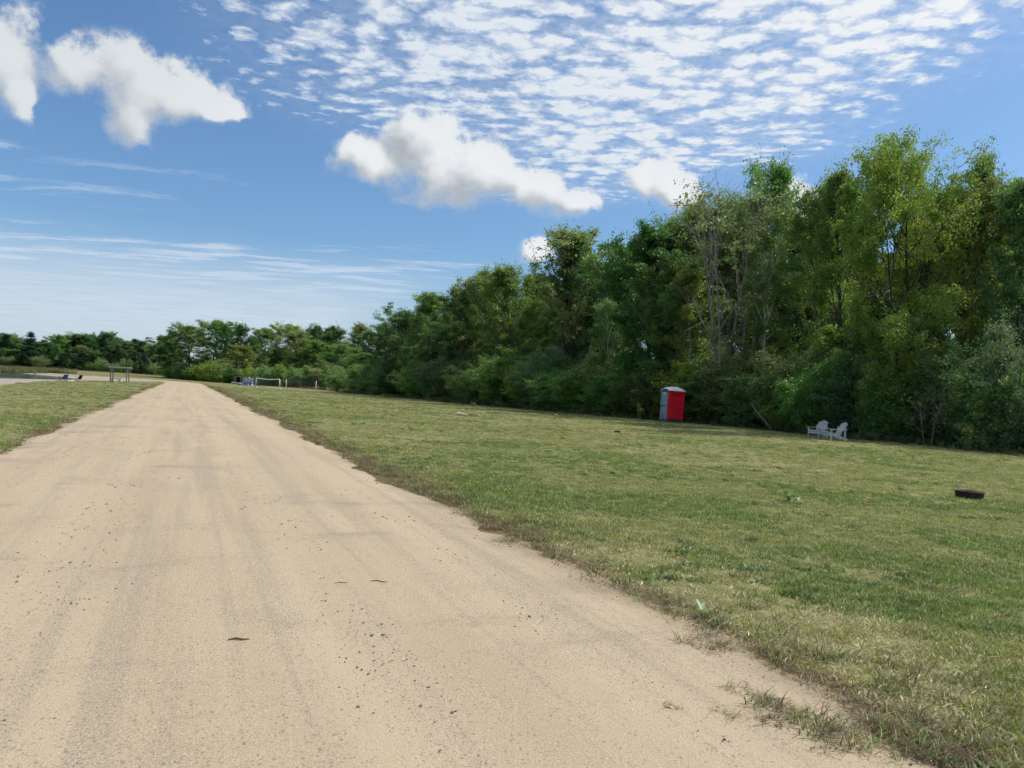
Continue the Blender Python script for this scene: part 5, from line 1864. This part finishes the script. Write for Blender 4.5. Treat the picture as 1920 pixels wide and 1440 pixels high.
def build_edge_weeds():
    rng = np.random.default_rng(91)
    meshes = [tuft(200 + i, 40, 0.25, 0.75, 0.20, [(0.07, 0.10, 0.03), (0.10, 0.125, 0.04), (0.16, 0.14, 0.06)], 0.022, 0.5) for i in range(2)]
    meshes += [tuft(210 + i, 34, 0.15, 0.50, 0.22, [(0.13, 0.075, 0.035), (0.17, 0.11, 0.055), (0.09, 0.06, 0.03), (0.07, 0.085, 0.03)], 0.035, 0.9) for i in range(2)]
    meshes += [tuft(220 + i, 46, 0.12, 0.55, 0.26, [(0.045, 0.085, 0.028), (0.06, 0.10, 0.03), (0.08, 0.11, 0.035)], 0.055, 0.9) for i in range(2)]
    meshes += [tuft(230, 30, 0.4, 0.95, 0.22, [(0.34, 0.29, 0.16), (0.26, 0.22, 0.12)], 0.014, 0.4)]
    P, S, K = [], [], []
    for i in range(len(EDGE) - 1):
        a, b = EDGE[i], EDGE[i + 1]
        L = np.hypot(*(b - a)); d = (b - a) / L; nr = np.array([d[1], -d[0]])
        far = (a[1] + b[1]) / 2
        n = int(L * (16 if far < 70 else 7 if far < 140 else 3.5))
        t = rng.uniform(size=n); w = rng.normal(1.0, 0.8, n)
        w += 0.8 * fbm(t * L / 3.0, t * 0 + i, 7, 3)
        q = a + (b - a) * t[:, None] + nr * w[:, None]
        k = rng.choice([0, 1, 2, 3, 4, 5], n, p=[.15, .15, .13, .13, .22, .22])
        br = fbm(q[:, 0] / 5, q[:, 1] / 5, 71, 2)
        k = np.where((br > 0.12), 2 + rng.integers(0, 2, n), k)
        if 120 < far < 170: k = np.where(rng.uniform(size=n) < 0.3, 6, k)
        P.append(np.stack([q[:, 0], q[:, 1], ground_z(q[:, 0], q[:, 1])], 1)); K.append(k)
        S.append(rng.uniform(0.45, 1.15, n) * np.where(w < 0.4, 0.55, 1.0) * (1.0 if far < 70 else 1.25))
    P, S, K = np.concatenate(P), np.concatenate(S), np.concatenate(K)
    n = len(P)
    scatter('edge_weeds', P, rng.uniform(0, 6.28, n), S, K, meshes, 'tall weeds and brown ferns along the foot of the shrubs', 'weeds', rng.normal(0, 0.08, (n, 2)))
    # reeds on the far bank of the pond
    n = 1500
    t = rng.uniform(size=n); a = np.array((-140.0, 232.0)); b = np.array((-225.0, 290.0))
    q = a + (b - a) * t[:, None] + rng.normal(0, 2.5, (n, 2)) + np.array((1.5, 5.0))
    rd_ = [tuft(240 + i, 36, 0.9, 1.9, 0.45, [(0.10, 0.13, 0.045), (0.14, 0.15, 0.06), (0.24, 0.20, 0.10)], 0.05, 0.3) for i in range(2)]
    scatter('reeds', np.stack([q[:, 0], q[:, 1], ground_z(q[:, 0], q[:, 1]) - 0.1], 1), rng.uniform(0, 6.28, n), rng.uniform(0.7, 1.2, n), rng.integers(0, 2, n), rd_, 'green and tan reeds on the far bank of the pond', 'reeds')


def build_pebbles():
    rng = np.random.default_rng(55)
    mats = [mat_plain('grey_stone', (0.22, 0.195, 0.175), 0.9, 0.3, 30.0, 0.2), mat_plain('brown_stone', (0.21, 0.16, 0.12), 0.9, 0.3, 30.0, 0.2), mat_plain('pale_stone', (0.50, 0.45, 0.38), 0.9, 0.2, 30.0, 0.2)]
    meshes = []
    for i in range(6):
        bm = bmesh.new(); bmesh.ops.create_icosphere(bm, subdivisions=2, radius=1.0)
        for v in bm.verts:
            v.co *= 1 + 0.55 * float(vnoise(v.co.x * 1.3 + i * 5, v.co.y * 1.3 + v.co.z * 1.7, i))
            v.co.z *= 0.62
            v.co.x *= 1.25
        me = bpy.data.meshes.new('pebble'); bm.to_mesh(me); bm.free(); me.materials.append(mats[(0, 1, 0, 1, 0, 2)[i]])
        me.polygons.foreach_set('use_smooth', np.ones(len(me.polygons), bool))
        meshes.append(me)
    P, S = [], []
    for r0, r1, dens, s0 in ((2.5, 6, 360, 0.0030), (6, 12, 130, 0.0036), (12, 22, 26, 0.0048)):
        n = int(R(84) / 2 * (r1 ** 2 - r0 ** 2) * dens)
        rr = np.sqrt(rng.uniform(r0 ** 2, r1 ** 2, n)); aa = rng.uniform(R(-42), R(42), n)
        x, y = rr * np.sin(aa), rr * np.cos(aa)
        rd = road_dist(x, y)
        clump = fbm(x / 0.7, y / 1.4, 83, 3)
        k = (rd < RD_W / 2 + 0.1) & (rng.uniform(size=n) < np.clip(0.40 + clump * 0.9, 0.08, 1))
        x, y = x[k], y[k]; n = len(x)
        u_ = -(x - 0.1) * RD_DIR.y + y * RD_DIR.x      # offset across the road
        z = 0.022 + 0.02 * np.clip(1 - (u_ / 3.4) ** 2, 0, 1) + 0.010 - 0.005
        P.append(np.stack([x, y, z], 1))
        S.append(s0 * np.exp(rng.normal(0, 0.5, n)).clip(0.4, 3.2))
    P, S = np.concatenate(P), np.concatenate(S); n = len(P)
    scatter('road_pebbles', P, rng.uniform(0, 6.28, n), S, rng.integers(0, 6, n), meshes, 'loose small stones scattered over the sandy road', 'pebbles', rng.normal(0, 0.2, (n, 2)))


build_grass()
build_edge_weeds()
build_pebbles()
